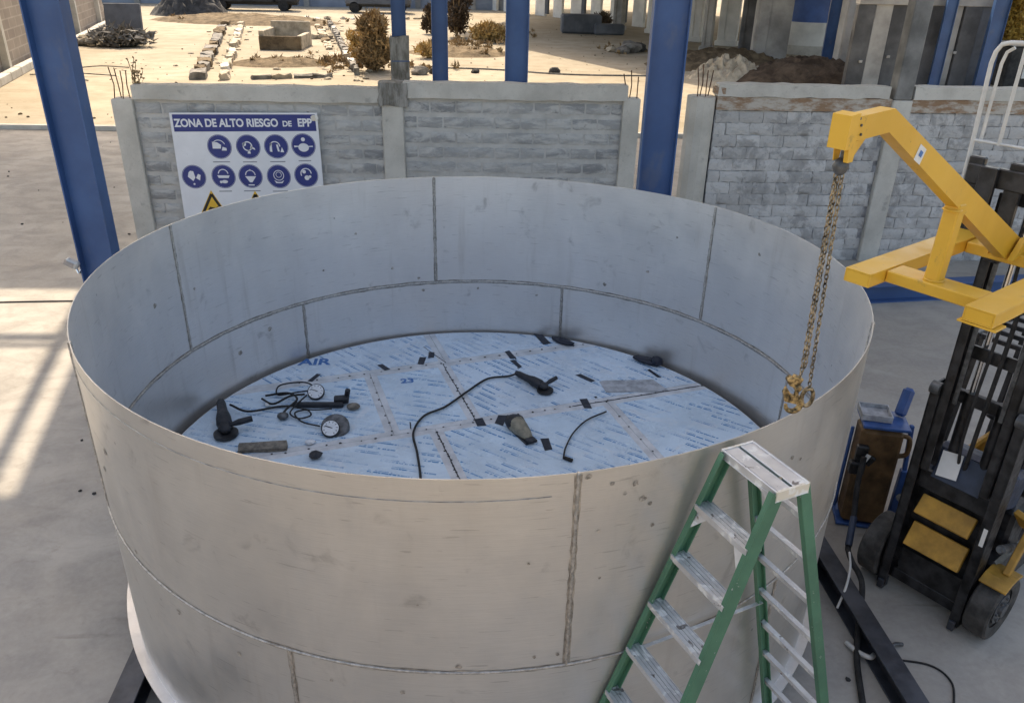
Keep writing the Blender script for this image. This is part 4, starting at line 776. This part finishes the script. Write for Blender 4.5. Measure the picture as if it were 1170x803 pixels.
P2('black_cap', 'black_plastic', lambda bm: blob(bm, (-.11, 0, .07), (.10, .10, .07))); P2('tan_body', 'tan_plastic', lambda bm: tube(bm, [(-.08, 0, .06), (0, 0, .055), (.10, 0, .045), (.17, 0, .035)], [.085, .075, .055, .03], 12)); P2('nose', 'black_plastic', lambda bm: blob(bm, (.17, 0, .03), (.06, .05, .03))); P2('sole', 'black_plastic', lambda bm: box(bm, (.03, 0, .012), (.34, .12, .02)))
def gauge(x, y, r, tilt_, label, housing):
    t = thing('dial_gauge', (x, y, Z0), label, 'gauge', 'dial gauges on the tank bottom'); d = Vector((.05, -math.sin(tilt_), math.cos(tilt_))).normalized(); c = gp(x, y, r * .75)
    if housing: bm = B(); cyl(bm, c + Vector((.03, .06, -.02)) - d * .06, c + Vector((.03, .06, .0)), r * 1.55, seg=28); new('housing', bm, 'grey_iron', t, bevel=.015, smooth=35)
    bm = B(); cyl(bm, c - d * .02, c + d * .012, r, seg=28); new('rim', bm, 'black_plastic', t, bevel=.004, smooth=30)
    bm = B(); cyl(bm, c + d * .012, c + d * .015, r * .88, seg=28); new('dial', bm, 'dial_white', t)
    bm = B(); X, Y, D = frame(d); bar(bm, c + d * .017 - X * r * .2, c + d * .017 + X * r * .6 + Y * r * .3, .008, .003); 
    for k in range(10): a = k * .55 - .8; bar(bm, c + d * .0165 + (X * math.cos(a) + Y * math.sin(a)) * r * .62, c + d * .0165 + (X * math.cos(a) + Y * math.sin(a)) * r * .78, .006, .002)
    new('needle', bm, 'black_paint', t)
gauge(-1.62, 1.20, .085, rad(38), 'small white dial gauge lying behind the black bar', False)
gauge(-1.36, .50, .085, rad(38), 'white dial gauge set in a round grey housing near the wooden offcut', True)
t = thing('grinder_bar', (-1.55, .98, Z0), 'long black tool bar with an upturned end lying under the small gauge', 'tool')
bm = B(); bar(bm, gp(-1.80, 1.0, .03), gp(-1.32, 1.0, .03), .05, .05); bar(bm, gp(-1.42, 1.06, .05), gp(-1.28, 1.08, .05), .09, .06); new('bar', bm, 'black_plastic', t, bevel=.01)
bm = B(); box(bm, gp(-1.30, 1.12, .07), (.05, .05, .14), Matrix.Rotation(.2, 4, 'Y')); new('upturned_end', bm, 'black_plastic', t, bevel=.012)
bm = B(); blob(bm, gp(-1.22, .97, .03), (.07, .05, .03)); new('nose', bm, 'weathered_wood', t, smooth=60)
bm = B(); box(bm, gp(-1.93, .27, .018), (.42, .13, .03), Matrix.Rotation(.10, 4, 'Z')); bmesh.ops.subdivide_edges(bm, edges=bm.edges[:], cuts=2)
for v in bm.verts: v.co += Vector((random.uniform(-.008, .008), random.uniform(-.006, .006), 0))
tag(new('wood_offcut', bm, 'weathered_wood'), 'weathered wooden offcut on the film near the left rim', 'wood')
bm = B(); blob(bm, gp(-1.43, .12, .03), (.065, .06, .035), 0, 0, 1, .12); tag(new('magnet_block', bm, 'black_plastic'), 'small black faceted block in front of the grey gauge housing', 'block')
bm = B(); blob(bm, gp(-1.86, .78, .035), (.055, .05, .035)); tag(new('cable_weight', bm, 'grey_iron', smooth=60), 'small round grey knob joined to the tangled wires', 'knob')
bm = B(); rock(bm, gp(-2.06, 1.02, .02), (.035, .03, .02), 1, .2); tag(new('plastic_scrap', bm, 'paper'), 'small crumpled clear scrap beside the grinder cord', 'scrap')
bm = B(); rock(bm, gp(-1.52, .34, .02), (.05, .035, .025), 1, .2); tag(new('metal_scrap', bm, 'dial_white'), 'small pale scrap beside the grey gauge housing', 'scrap')
bm = B()
tube(bm, spline([gp(-1.62, 1.30, .03), gp(-1.78, 1.46, .03), gp(-2.02, 1.40, .03), gp(-2.0, 1.20, .03), gp(-1.80, 1.22, .05), gp(-1.66, 1.24, .06)], 7), .008, 6)
tube(bm, spline([gp(-2.12, 1.18, .03), gp(-1.9, 1.20, .05), gp(-1.78, 1.06, .06), gp(-1.84, .90, .05), gp(-1.86, .82, .05)], 7), .011, 6)
tube(bm, spline([gp(-2.14, 1.12, .03), gp(-2.0, 1.0, .04), gp(-1.86, 1.12, .06), gp(-1.72, 1.14, .07)], 7), .011, 6)
tube(bm, spline([gp(-1.70, 1.14, .06), gp(-1.76, .96, .06), gp(-1.80, .82, .04), gp(-1.70, .74, .03), gp(-1.60, .80, .03), gp(-1.66, .90, .03), gp(-1.76, .84, .03), gp(-1.66, .68, .03), gp(-1.48, .60, .03)], 7), .008, 6)
tube(bm, spline([gp(-1.76, .94, .03), gp(-1.6, .90, .03), gp(-1.42, .92, .03)], 7), .006, 6)
tag(new('tangled_wires', bm, 'rubber', smooth=60), 'tangle of thin dark wires between the two dial gauges', 'wires')
bm = B(); tube(bm, spline([gp(.76, .06, .03), gp(.80, .25, .02), gp(.90, .50, .02), gp(1.05, .72, .02), gp(1.26, .88, .02)], 7), .008, 6); box(bm, gp(.80, .06, .015), (.09, .03, .02), Matrix.Rotation(-.6, 4, 'Z')); tag(new('loose_wire', bm, 'rubber', smooth=60), 'single curved dark wire on the film right of the tan tool', 'wire')
bm = B(); blob(bm, (1.86, 1.98, Z0 + .03), (.16, .07, .035), rad(-38), 0, 2, .1); blob(bm, (1.96, 1.90, Z0 + .06), (.07, .06, .06), rad(-38), 0, 2, .1); tag(new('blue_rag', bm, 'dark_tape', smooth=60), 'dark blue rag tucked against the right inside wall of the tank', 'rag')
bm = B(); blob(bm, (.98, 2.50, Z0 + .02), (.16, .07, .025), rad(-40), 0, 2, .12); tag(new('dark_rag', bm, 'dark_tape', smooth=60), 'dark strip of cloth at the far seam of the tank bottom', 'rag')

# ------------------------------------------------------------------ yard beyond the walls
def leafcloud(bm, c, s, n, size, tall=1.6, rnd=random):
    for i in range(n):
        while True:
            p = Vector((rnd.uniform(-1, 1), rnd.uniform(-1, 1), rnd.uniform(-1, 1)))
            if p.length < 1: break
        p = Vector((p.x * s[0], p.y * s[1], p.z * s[2])) * (.55 + .45 * rnd.random()) + Vector(c); d = Vector((rnd.uniform(-1, 1), rnd.uniform(-1, 1), rnd.uniform(-.2, tall))).normalized(); sd_ = d.orthogonal().normalized(); sd_.rotate(Matrix.Rotation(rnd.random() * 6.28, 3, d)); L = size * rnd.uniform(.6, 1.5); q = sd_ * L * .22
        a = [bm.verts.new(p - q), bm.verts.new(p + q), bm.verts.new(p + d * L)]; bm.faces.new(a)
def bush(name, x, y, h, wd, mat, label, n=2600, size=.16, group='dry bushes in the yard', clumps=20, stemmat='dry_twig'):
    t = thing(name, (x, y, 0), label, 'bush', group); bm = B()
    for i in range(10):
        a = random.uniform(0, 6.28); r = random.uniform(.1, .8) * wd / 2; tube(bm, spline([(x, y, -.05), (x + r * .4 * math.cos(a), y + r * .4 * math.sin(a), h * .4), (x + r * math.cos(a), y + r * math.sin(a), h * random.uniform(.6, .95))], 3), [.03, .028, .025, .02, .015, .012, .01], 5)
    new('stem', bm, stemmat, t); bm = B()
    for i in range(clumps):
        a = random.uniform(0, 6.28); r = random.uniform(0, .62) * wd / 2; z = h * random.uniform(.12, .82); k = random.uniform(.5, 1.35); leafcloud(bm, (x + r * math.cos(a), y + r * math.sin(a), z), (wd * .22 * k, wd * .22 * k, h * .2 * k), n // clumps, size)
    new('foliage', bm, mat, t)
bush('dry_bush', -4.55, 32.4, 2.5, 2.3, 'dry_twig', 'tall rusty brown dry bush beside the leftmost blue column', 9000, .26, clumps=22)
bush('dry_bush', -5.9, 36, 1.5, 2.2, 'dry_grass', 'low straw coloured bush just left of the tall brown bush', 1600, .2)
bush('dark_bush', -1.4, 50, 2.9, 2.4, 'dark_leaf', 'dark upright bush between two blue columns far behind the wall', 2600, .25)
bush('dark_bush', -3.2, 52, 2.0, 1.8, 'dark_leaf', 'small dark bush left of the upright dark bush', 1400, .25)
bush('dry_bush', .6, 47, 1.25, 3.4, 'dry_grass', 'pale straw grass clump right of the dark upright bush', 2200, .25)
bush('dry_bush', -2.6, 38, .8, 1.8, 'dry_grass', 'small straw bush between the two left blue columns', 900, .2)
bush('golden_bush', 27.5, 38, 4.6, 4.6, 'golden_leaf', 'golden leaved bush at the top right behind the yard', 3600, .28)
bush('dry_bush', 9.4, 60, 1.4, 2.5, 'dark_leaf', 'brown bush in front of the far white panels', 900, .25)
def mound(name, x, y, sx, sy, h, mat, label, rz=0, n=26, cat='mound', rough=.25):
    bm = B(); vs = []
    for j in range(n + 1):
        row = []
        for i in range(n + 1):
            a, b = i / n * 2 - 1, j / n * 2 - 1; r = math.hypot(a, b); z = h * max(0, 1 - r * r) ** .9 * (1 + random.uniform(-rough, rough)) - .03
            row.append(bm.verts.new((a * sx * (1 + random.uniform(-.03, .03)), b * sy * (1 + random.uniform(-.03, .03)), z)))
        vs.append(row)
    for j in range(n):
        for i in range(n): bm.faces.new((vs[j][i], vs[j][i + 1], vs[j + 1][i + 1], vs[j + 1][i]))
    bm.transform(Matrix.Translation((x, y, 0)) @ Matrix.Rotation(rz, 4, 'Z')); o = new(name, bm, mat, smooth=50); return tag(o, label, cat)
mound('soil_mound', -9.3, 34.6, 2.6, 1.6, .28, 'soil', 'flat brown soil patch in front of the concrete pit box', .15, cat='soil')
mound('soil_mound', -1.0, 40.5, 3.0, 2.2, .34, 'soil', 'brown soil patch with weeds between the blue columns', -.1, cat='soil')
mound('soil_mound', 14.9, 31.6, 3.6, 2.2, .95, 'dark_soil', 'dark brown earth heap behind the rough wall', .1, cat='earth')
mound('soil_mound', 12.5, 37.5, 4.4, 3.0, .7, 'soil', 'brown earth bank in front of the concrete pier', .5, cat='earth')
mound('sand_mound', 11.4, 32.2, 2.0, 1.3, .75, 'rubble_pale', 'pale rubble mound above the round wall post', .2, cat='mound', rough=.5)
mound('soil_mound', -17.5, 60, 7.5, 4.0, .5, 'soil', 'long brown earth strip far at the upper left', -.2, cat='earth')
mound('tarp_heap', -23.5, 66, 3.0, 2.6, 1.9, 'rubble_dark', 'black tarpaulin heap at the far upper left', .2, cat='tarpaulin', rough=.3)
# pit box
pb = thing('pit_box', (-10.6, 41.4, 0), 'low rectangular concrete pit box in the sunlit yard', 'pit box')
for nm, a, b in (('front_wall', (-11.75, 40.4, 0), (-9.55, 40.62, .70)), ('back_wall', (-11.75, 43.4, 0), (-9.55, 43.62, 1.25)), ('side_wall', (-11.78, 40.62, 0), (-11.52, 43.4, .95)), ('side_wall', (-9.78, 40.62, 0), (-9.52, 43.4, .72))):
    bm = B(); box2(bm, a, b); new(nm, bm, 'rubble_pale' if nm != 'front_wall' else 'soil', pb, bevel=.03)  # front wall takes the darker soil colour: its shade is painted in
def strip(name, a, b, w_, h, mat, label, n=26, cat='footing'):
    t = thing(name, (*a, 0), label, cat); a = Vector((*a, 0)); b = Vector((*b, 0)); d = (b - a).normalized(); s = Vector((-d.y, d.x, 0))
    for i in range(n):
        if random.random() < .2 and cat == 'footing': continue
        p = a.lerp(b, (i + random.uniform(.2, .8)) / n); L = (b - a).length / n * random.uniform(.35, 1.05); bm = B(); rock(bm, (0, 0, 0), (L * .55, w_ * random.uniform(.3, .65), h * random.uniform(.3, .8)), 1, .34)
        bm.transform(Matrix.Translation(p + s * random.uniform(-.2, .2) + Vector((0, 0, h * random.uniform(-.1, .25)))) @ Matrix.Rotation(math.atan2(d.y, d.x) + random.uniform(-.3, .3), 4, 'Z')); new('stone', bm, random.choice(mat), t)
def footing(a, b, w_, h, mats, label, n):
    t = thing('old_footing', (*a, 0), label, 'footing'); a = Vector((*a, 0)); b = Vector((*b, 0)); d = (b - a).normalized(); L = (b - a).length / n
    for i in range(n):
        if random.random() < .12: continue
        bm = B(); box(bm, (0, 0, 0), (L * random.uniform(.86, .99), w_ * random.uniform(.75, 1.1), h)); bmesh.ops.subdivide_edges(bm, edges=bm.edges[:], cuts=2)
        for v in bm.verts: v.co += Vector((random.uniform(-.04, .04), random.uniform(-.06, .06), random.uniform(-.05, .05)))
        bm.transform(Matrix.Translation(a + d * L * (i + .5) + Vector((random.uniform(-.05, .05), 0, h * random.uniform(.15, .4)))) @ Matrix.Rotation(math.atan2(d.y, d.x) + random.uniform(-.03, .03), 4, 'Z')); new('stone', bm, random.choice(mats), t)
footing((-10.4, 28.8), (-17.0, 57), .40, .34, ['rubble_pale', 'rubble_pale', 'cast_concrete'], 'pale broken footing wall running away left of the pit box', 24)
footing((-11.4, 28.8), (-18.2, 57), .55, .40, ['soil', 'rubble_grey'], 'dark footing ridge left of the pale broken footing wall', 22)
footing((-5.3, 31), (-10.9, 58), .30, .42, ['rubble_grey', 'rubble_grey', 'cast_concrete'], 'narrow footing wall between pit box and tall brown bush', 24)
footing((-6.3, 33), (-11.6, 57), .45, .16, ['soil', 'rubble_pale'], 'low soil ridge right of the pit box', 18)
footing((-9.4, 29.2), (-5.4, 30.6), .3, .2, ['rubble_pale', 'rubble_grey'], 'short footing wall just beyond the sign wall', 5)
footing((-12.8, 46.5), (-8.0, 47.5), .35, .25, ['rubble_pale', 'soil'], 'cross footing behind the pit box', 5)
strip('far_step', (-18, 62), (-4, 66), .8, .35, ['rubble_pale', 'cast_concrete'], 'long pale step across the far yard', 20)
# rubble heap and loose stones
rp = thing('rubble_heap', (-19.6, 41.5, 0), 'heap of twigs and broken stone by the left block wall', 'rubble')
for i in range(70):
    a = random.uniform(0, 6.28); r = random.random() ** .6; s = random.uniform(.12, .42); bm = B(); rock(bm, (-20.2 + r * 1.7 * math.cos(a), 41.9 + r * 1.6 * math.sin(a), s * .4 + (1 - r) * .7), (s, s * random.uniform(.6, 1), s * .6), 1, .25); new('stone', bm, random.choice(['rubble_pale', 'rubble_grey', 'rubble_grey']), rp)
bm = B(); leafcloud(bm, (-19.2, 41.0, .45), (2.0, 1.3, .55), 900, .4, .6); o = new('twigs', bm, 'rubble_grey', rp); o['kind'] = 'stuff'
bm = B(); box(bm, (-20.9, 46, 1.0), (2.0, .35, 1.7), Matrix.Rotation(.15, 4, 'Z') @ Matrix.Rotation(-.2, 4, 'X')); tag(new('concrete_slab', bm, 'block_dark', bevel=.04), 'dark grey slab leaning behind the rubble heap', 'slab')
for i, (x, y, s, mt, lb) in enumerate(((8.6, 42.5, .55, 'rubble_grey', 'largest grey rock of the pile left of the blue column'), (8.1, 41.8, .35, 'rubble_grey', 'mid grey rock in the pile left of the blue column'), (9.2, 43.2, .45, 'rubble_dark', 'dark rock at the back of the pile left of the blue column'), (7.6, 42.6, .28, 'rubble_pale', 'small pale rock at the left of the shaded rock pile'), (3.5, 33.0, .22, 'rubble_dark', 'dark stone on the sunlit sand between two blue columns'), (-.15, 32.4, .16, 'rubble_dark', 'small dark stone beside the middle blue column'), (-2.6, 31.6, .32, 'rubble_grey', 'grey stone at the foot of the leftmost pedestal column'), (-1.9, 32.0, .28, 'rubble_dark', 'dark stone right of the leftmost pedestal column'))):
    bm = B(); rock(bm, (x, y, s * .4), (s * 1.2, s, s * .7), 2, .18); tag(new('rock', bm, mt), lb, 'rock', 'loose rocks in the yard')
bm = B()
for i in range(420):
    x = random.uniform(-16, 9); y = 20 + 42 * random.random() ** 1.3; s = random.uniform(.02, .03 + .07 * random.random() ** 3); rock(bm, (x, y, s * .3), (s, s, s * .6), 1, .25)
o = new('loose_gravel', bm, 'soil'); o['kind'] = 'stuff'; o['label'] = 'loose gravel scattered over the sunlit yard'; o['category'] = 'gravel'
bm = B()
for i in range(160):
    x = random.uniform(-14, 3.0); y = random.uniform(-2, 17); s = random.uniform(.008, .03)
    if math.hypot(x, y) > 3.2: rock(bm, (x, y, .012 + s * .3), (s, s, s * .5), 1, .25)
o = new('floor_grit', bm, 'rubble_dark'); o['kind'] = 'stuff'; o['label'] = 'dark grit and crumbs scattered on the shop floor'; o['category'] = 'grit'
for x, y, a, L, lb in ((-18.3, 29.2, .1, 3.4, 'longest dry stick on the sand by the left block wall'), (-17.6, 31.2, .5, 2.2, 'dry stick pointing away beside the kerb stones at the left'), (-17.2, 28.2, -.2, 1.8, 'dry stick nearest the camera by the left block wall')):
    bm = B(); tube(bm, spline([(x, y, .05), (x + L * .5, y + a, .12), (x + L, y + a * 1.6, .04)], 4), .025, 6); tag(new('fallen_stick', bm, 'rubble_grey'), lb, 'stick', 'sticks by the left wall')
bm = B(); tube(bm, spline([(-3.5, 33.9, .02), (.5, 33.6, .02), (4, 32.2, .02), (8.5, 32.2, .02)], 6), .05, 6); tag(new('yard_hose', bm, 'rubble_grey'), 'long thin hose lying across the sunlit sand', 'hose')
# left boundary wall with kerb stones
wl2 = thing('boundary_wall', (-22, 40, 0), 'tall tan block wall along the left edge of the yard', 'wall')
a, b = Vector((-17.2, 21.3, 0)), Vector((-26.2, 56, 0)); d = (b - a).normalized(); s_ = Vector((d.y, -d.x, 0))
bm = B(); poly(bm, [a, b, b + Vector((0, 0, 5.2)), a + Vector((0, 0, 5.2))], -s_ * .3 if s_.x > 0 else s_ * .3); new('masonry', bm, 'far_block', wl2)
for k in range(1, 5):
    p = a.lerp(b, k / 4.4); bm = B(); box(bm, p + Vector((.04, 0, 2.7)), (.35, .45, 5.4), Matrix.Rotation(math.atan2(d.y, d.x), 4, 'Z')); new('pier', bm, 'cast_concrete', wl2)
for k in range(22):
    p = a.lerp(b, (k + .5) / 22) + Vector((.42, .1, .16)); bm = B(); box(bm, p, ((b - a).length / 22 * .965, .34, .34 + random.uniform(-.03, .03)), Matrix.Rotation(math.atan2(d.y, d.x), 4, 'Z')); new('kerb_stone', bm, 'cast_concrete', wl2, bevel=.03)
# far backdrop buildings
fw_ = thing('far_wall', (-10, 80, 0), 'long bluish grey wall closing the far side of the yard', 'wall'); bm = B(); box2(bm, (-45, 80, 0), (3, 80.5, 5)); new('masonry', bm, 'far_blue_grey', fw_)
for i in range(9): bm = B(); box2(bm, (-44 + i * 5.4, 79.8, 0), (-43.5 + i * 5.4, 80.0, 5.2)); new('pier', bm, 'far_concrete', fw_)
def vehicle(x, y, rz, L, mat, label, nm='parked_truck'):
    t = thing(nm, (x, y, 0), label, 'truck', 'vehicles at the far end', rz); M = MW[t]
    def P(n_, mt, c, s, bv=.08): bm = B(); box(bm, c, s); bm.transform(M); return new(n_, bm, mt, t, bevel=bv)
    P('cargo_bed', mat, (-L * .12, 0, 1.25), (L * .7, 2.1, 1.1)); P('cab', mat, (L * .36, 0, 1.45), (L * .24, 2.0, 1.7), .2); P('windscreen', 'black_plastic', (L * .482, 0, 1.9), (.04, 1.7, .6), 0); P('chassis', 'black_paint', (0, 0, .6), (L * .95, 1.0, .25), .02)
    for u in (-.34, .33):
        for s in (-1, 1): bm = B(); cyl(bm, (L * u, s * .78, .45), (L * u, s * 1.05, .45), .45, seg=18); bm.transform(M); new('wheel', bm, 'rubber', t, smooth=30)
vehicle(-20, 73, .05, 8, 'rubble_dark', 'dark flatbed truck parked at the far upper left'); vehicle(-9.0, 73, .0, 6, 'block_dark', 'grey truck parked beyond the concrete pit box')
# white panels and posts at the far middle
pn = thing('panel_fence', (8, 74, 0), 'row of tall white panels with dark gaps at the far middle of the yard', 'fence')
for i in range(9):
    p = Vector((1.5, 80, 0)).lerp(Vector((12.6, 62, 0)), i / 8); bm = B(); box(bm, p + Vector((0, 0, 2.2)), (1.25 + .2 * (i % 2), .25, 4.4), Matrix.Rotation(rad(-58), 4, 'Z')); new('panel', bm, 'far_white', pn)
    if i % 2: bm = B(); box(bm, p + Vector((.45, -.75, 2.0)), (.55, .2, 3.6), Matrix.Rotation(rad(-58), 4, 'Z')); new('dark_gap', bm, 'block_dark', pn)
bm = B(); box2(bm, (5.8, 54.3, 0), (8.6, 55.6, 1.25)); o = thing('concrete_block', (7.5, 55, 0), 'dark slate grey concrete block on the shaded ground', 'block'); new('base', bm, 'block_dark', o, bevel=.12)
bm = B(); box(bm, (9.1, 54.2, .35), (2.1, 1.0, .7)); new('step', bm, 'block_dark', o, bevel=.1)
def pier(x, y, wd, dp, h, mat, label, rz=0, lower=None, cat='pier'):
    t = thing('concrete_pier', (x, y, 0), label, cat, 'piers of the unfinished building', rz); M = MW[t]
    bm = B(); box(bm, (0, 0, h / 2), (wd, dp, h)); bm.transform(M); new('shaft', bm, mat, t, bevel=.04)
    bm = B(); box(bm, (-wd * .28, -dp / 2 - .03, h / 2 + .1), (wd * .3, .06, h - .25)); bm.transform(M); new('pilaster', bm, mat, t, bevel=.01)
    bm = B(); box(bm, (0, 0, .15), (wd + .2, dp + .2, .3)); bm.transform(M); new('plinth', bm, mat, t, bevel=.03)
for x, y, wd, dp, h, mt, lb, rz in ((10.4, 58, .7, .7, 6, 'far_concrete', 'slim grey pier just left of the right blue column', -.6), (12.6, 56, .9, .5, 6, 'far_white', 'white pier seen right behind the right blue column', -.6), (14.2, 50, .8, .6, 6, 'far_white', 'white pier with rounded dark opening beside it', -.6),
        (12.0, 46.5, 1.3, .6, 7, 'far_concrete', 'grey pier half hidden behind the right blue column', -.5), (15.6, 47.5, 1.2, .5, 7, 'far_white', 'white pier between the thin grey pier and the broad pier', -.5), (13.4, 44, .55, .5, 7, 'far_concrete', 'thin grey pier right of the blue column by the wall gap', -.5), (14.9, 41.5, .7, .6, 7, 'far_dark_panel', 'narrow dark pier left of the broad concrete pier', -.4), (15.2, 38.4, 1.75, 1.1, 7, 'far_concrete', 'broad concrete pier left of the blue and white wall', -.2),
        (16.9, 32.5, 1.1, 1.0, 7, 'far_concrete', 'concrete pier right of the blue and white wall', -.15)):
    pier(x, y, wd, dp, h, mt, lb, rz)
column(17.55, 36.3, .6, .5, .0, 7.5, 'dark blue column between the blue and white wall and the grey piers', -.3)
bwl = thing('round_column', (19.3, 44, 0), 'thick round column painted blue above and white below, between two piers', 'column')
for nm, mt, z0, z1, r in (('white_base', 'far_white', 0, 1.75, 1.5), ('blue_shaft', 'far_blue', 1.752, 8, 1.49), ('plinth', 'cast_concrete', 0, .5, 1.56)): bm = B(); cyl(bm, (19.3, 44, z0), (19.3, 44, z1), r, seg=40); new(nm, bm, mt, bwl, smooth=30)
dp_ = thing('panel_wall', (18, 28, 0), 'dark grey upright panel wall of the building at the upper right', 'wall')
for i in range(8):
    x = 15.0 + i * .72; bm = B(); box2(bm, (x, 28 + .06 * (i % 3), 0), (x + .70, 28.3, 3.35 + (.02 * i))); new('panel', bm, ['far_dark_panel', 'far_concrete', 'far_dark_panel', 'block_dark'][i % 4], dp_, bevel=.015)
for x, z in ((15.4, 1.2), (16.5, 1.4), (17.3, .9), (19.2, 1.6)): bm = B(); box2(bm, (x, 27.9, z), (x + .12, 27.98, z + .09)); new('bracket', bm, 'far_concrete', dp_)
bm = B(); box2(bm, (15.0, 27.95, 3.36), (20.8, 28.4, 3.75)); new('top_beam', bm, 'far_concrete', dp_, bevel=.02)
column(20.25, 27.2, .55, .4, .0, 7.5, 'blue column at the right end of the dark panel wall', -.3)
column(18.5, 27.6, .4, .3, .0, 7.5, 'blue grey column in the middle of the dark panel wall', -.3)
# canopy of that building: shades its front yard
cn = thing('far_canopy', (18, 45, 7.5), 'long canopy roof of the unfinished building, above the piers', 'roof')
k7 = Vector((-sdir.x, -sdir.y)) / sdir.z
def upz(x, y, z): return (x - k7.x * z, y - k7.y * z, z)
bm = B(); poly(bm, [upz(x, y, 7.5) for x, y in ((-1.6, 52), (7.4, 33.1), (10.4, 27.5), (32, 22), (40, 70), (8, 85))], (0, 0, .2)); new('roof_slab', bm, 'far_concrete', cn)
# things at the top right corner
bm = B(); box2(bm, (23.2, 30.4, 0), (26.5, 31.4, 1.7)); o = thing('dark_container', (25, 31, 0), 'dark low container behind the right end of the rough wall', 'container'); new('body', bm, 'rubble_dark', o, bevel=.05)
bm = B(); box2(bm, (23.1, 30.3, 1.72), (26.6, 31.5, 1.86)); new('lid', bm, 'far_concrete', o, bevel=.02)
for x in (23.9, 25.4): bm = B(); box2(bm, (x, 30.33, .4), (x + .25, 30.38, .9)); new('latch', bm, 'far_white', o)
bm = B(); box2(bm, (23.3, 25.0, 0), (24.6, 26, 1.35)); o = thing('white_crate', (24, 25.5, 0), 'pale crate standing behind the wall at the right edge', 'crate'); new('body', bm, 'far_white', o, bevel=.04)
bm = B(); box2(bm, (23.25, 24.95, 1.36), (24.65, 26.05, 1.45)); new('lid', bm, 'far_white', o, bevel=.02)
strip('block_pile', (24, 33), (29, 34), 1.6, 1.2, ['rubble_grey', 'far_concrete', 'rubble_dark'], 'pile of grey blocks under the golden bush', 9, 'blocks')

# low dry scrub and litter over the yard
bm = B(); rr_ = random.Random(11)
for cx, cy, sx_, sy_, n in ((-6.6, 34.5, 1.2, 2.6, 46), (-5.6, 41, 1.4, 4, 50), (-.6, 44.5, 2.6, 3, 60), (-1.2, 40.5, 2.4, 1.6, 36), (-17, 60, 6, 2.5, 46), (-9.5, 35, 2.2, 1.2, 12), (2.2, 52, 2.2, 3, 30), (12.4, 36.5, 3.2, 2.2, 44), (8.6, 44, 1.8, 2, 24), (-2.4, 33, 1.1, 1.2, 16)):
    for k in range(n):
        x, y = rr_.gauss(cx, sx_ * .5), rr_.gauss(cy, sy_ * .5); h = rr_.uniform(.08, .30); leafcloud(bm, (x, y, h * .5), (h * .8, h * .8, h * .5), 22, h * .8, 2.2, rr_)
o = new('dry_scrub', bm, 'dry_twig'); o['kind'] = 'stuff'; o['label'] = 'low dry scrub scattered over the sandy yard'; o['category'] = 'scrub'
bm = B()
for k in range(150):
    x = rr_.uniform(-18, -4.5); y = 29 + 30 * rr_.random(); t_ = rr_.choice([(-10.6 - (y - 28.8) * .234), (-5.3 - (y - 31) * .207), x]); s_ = rr_.uniform(.03, .14); rock(bm, (t_ + rr_.gauss(0, .35), y, s_ * .25), (s_ * 1.4, s_, s_ * .5), 1, .3, rr_)
o = new('footing_rubble', bm, 'rubble_pale'); o['kind'] = 'stuff'; o['label'] = 'pale broken rubble strewn along the old footings'; o['category'] = 'rubble'
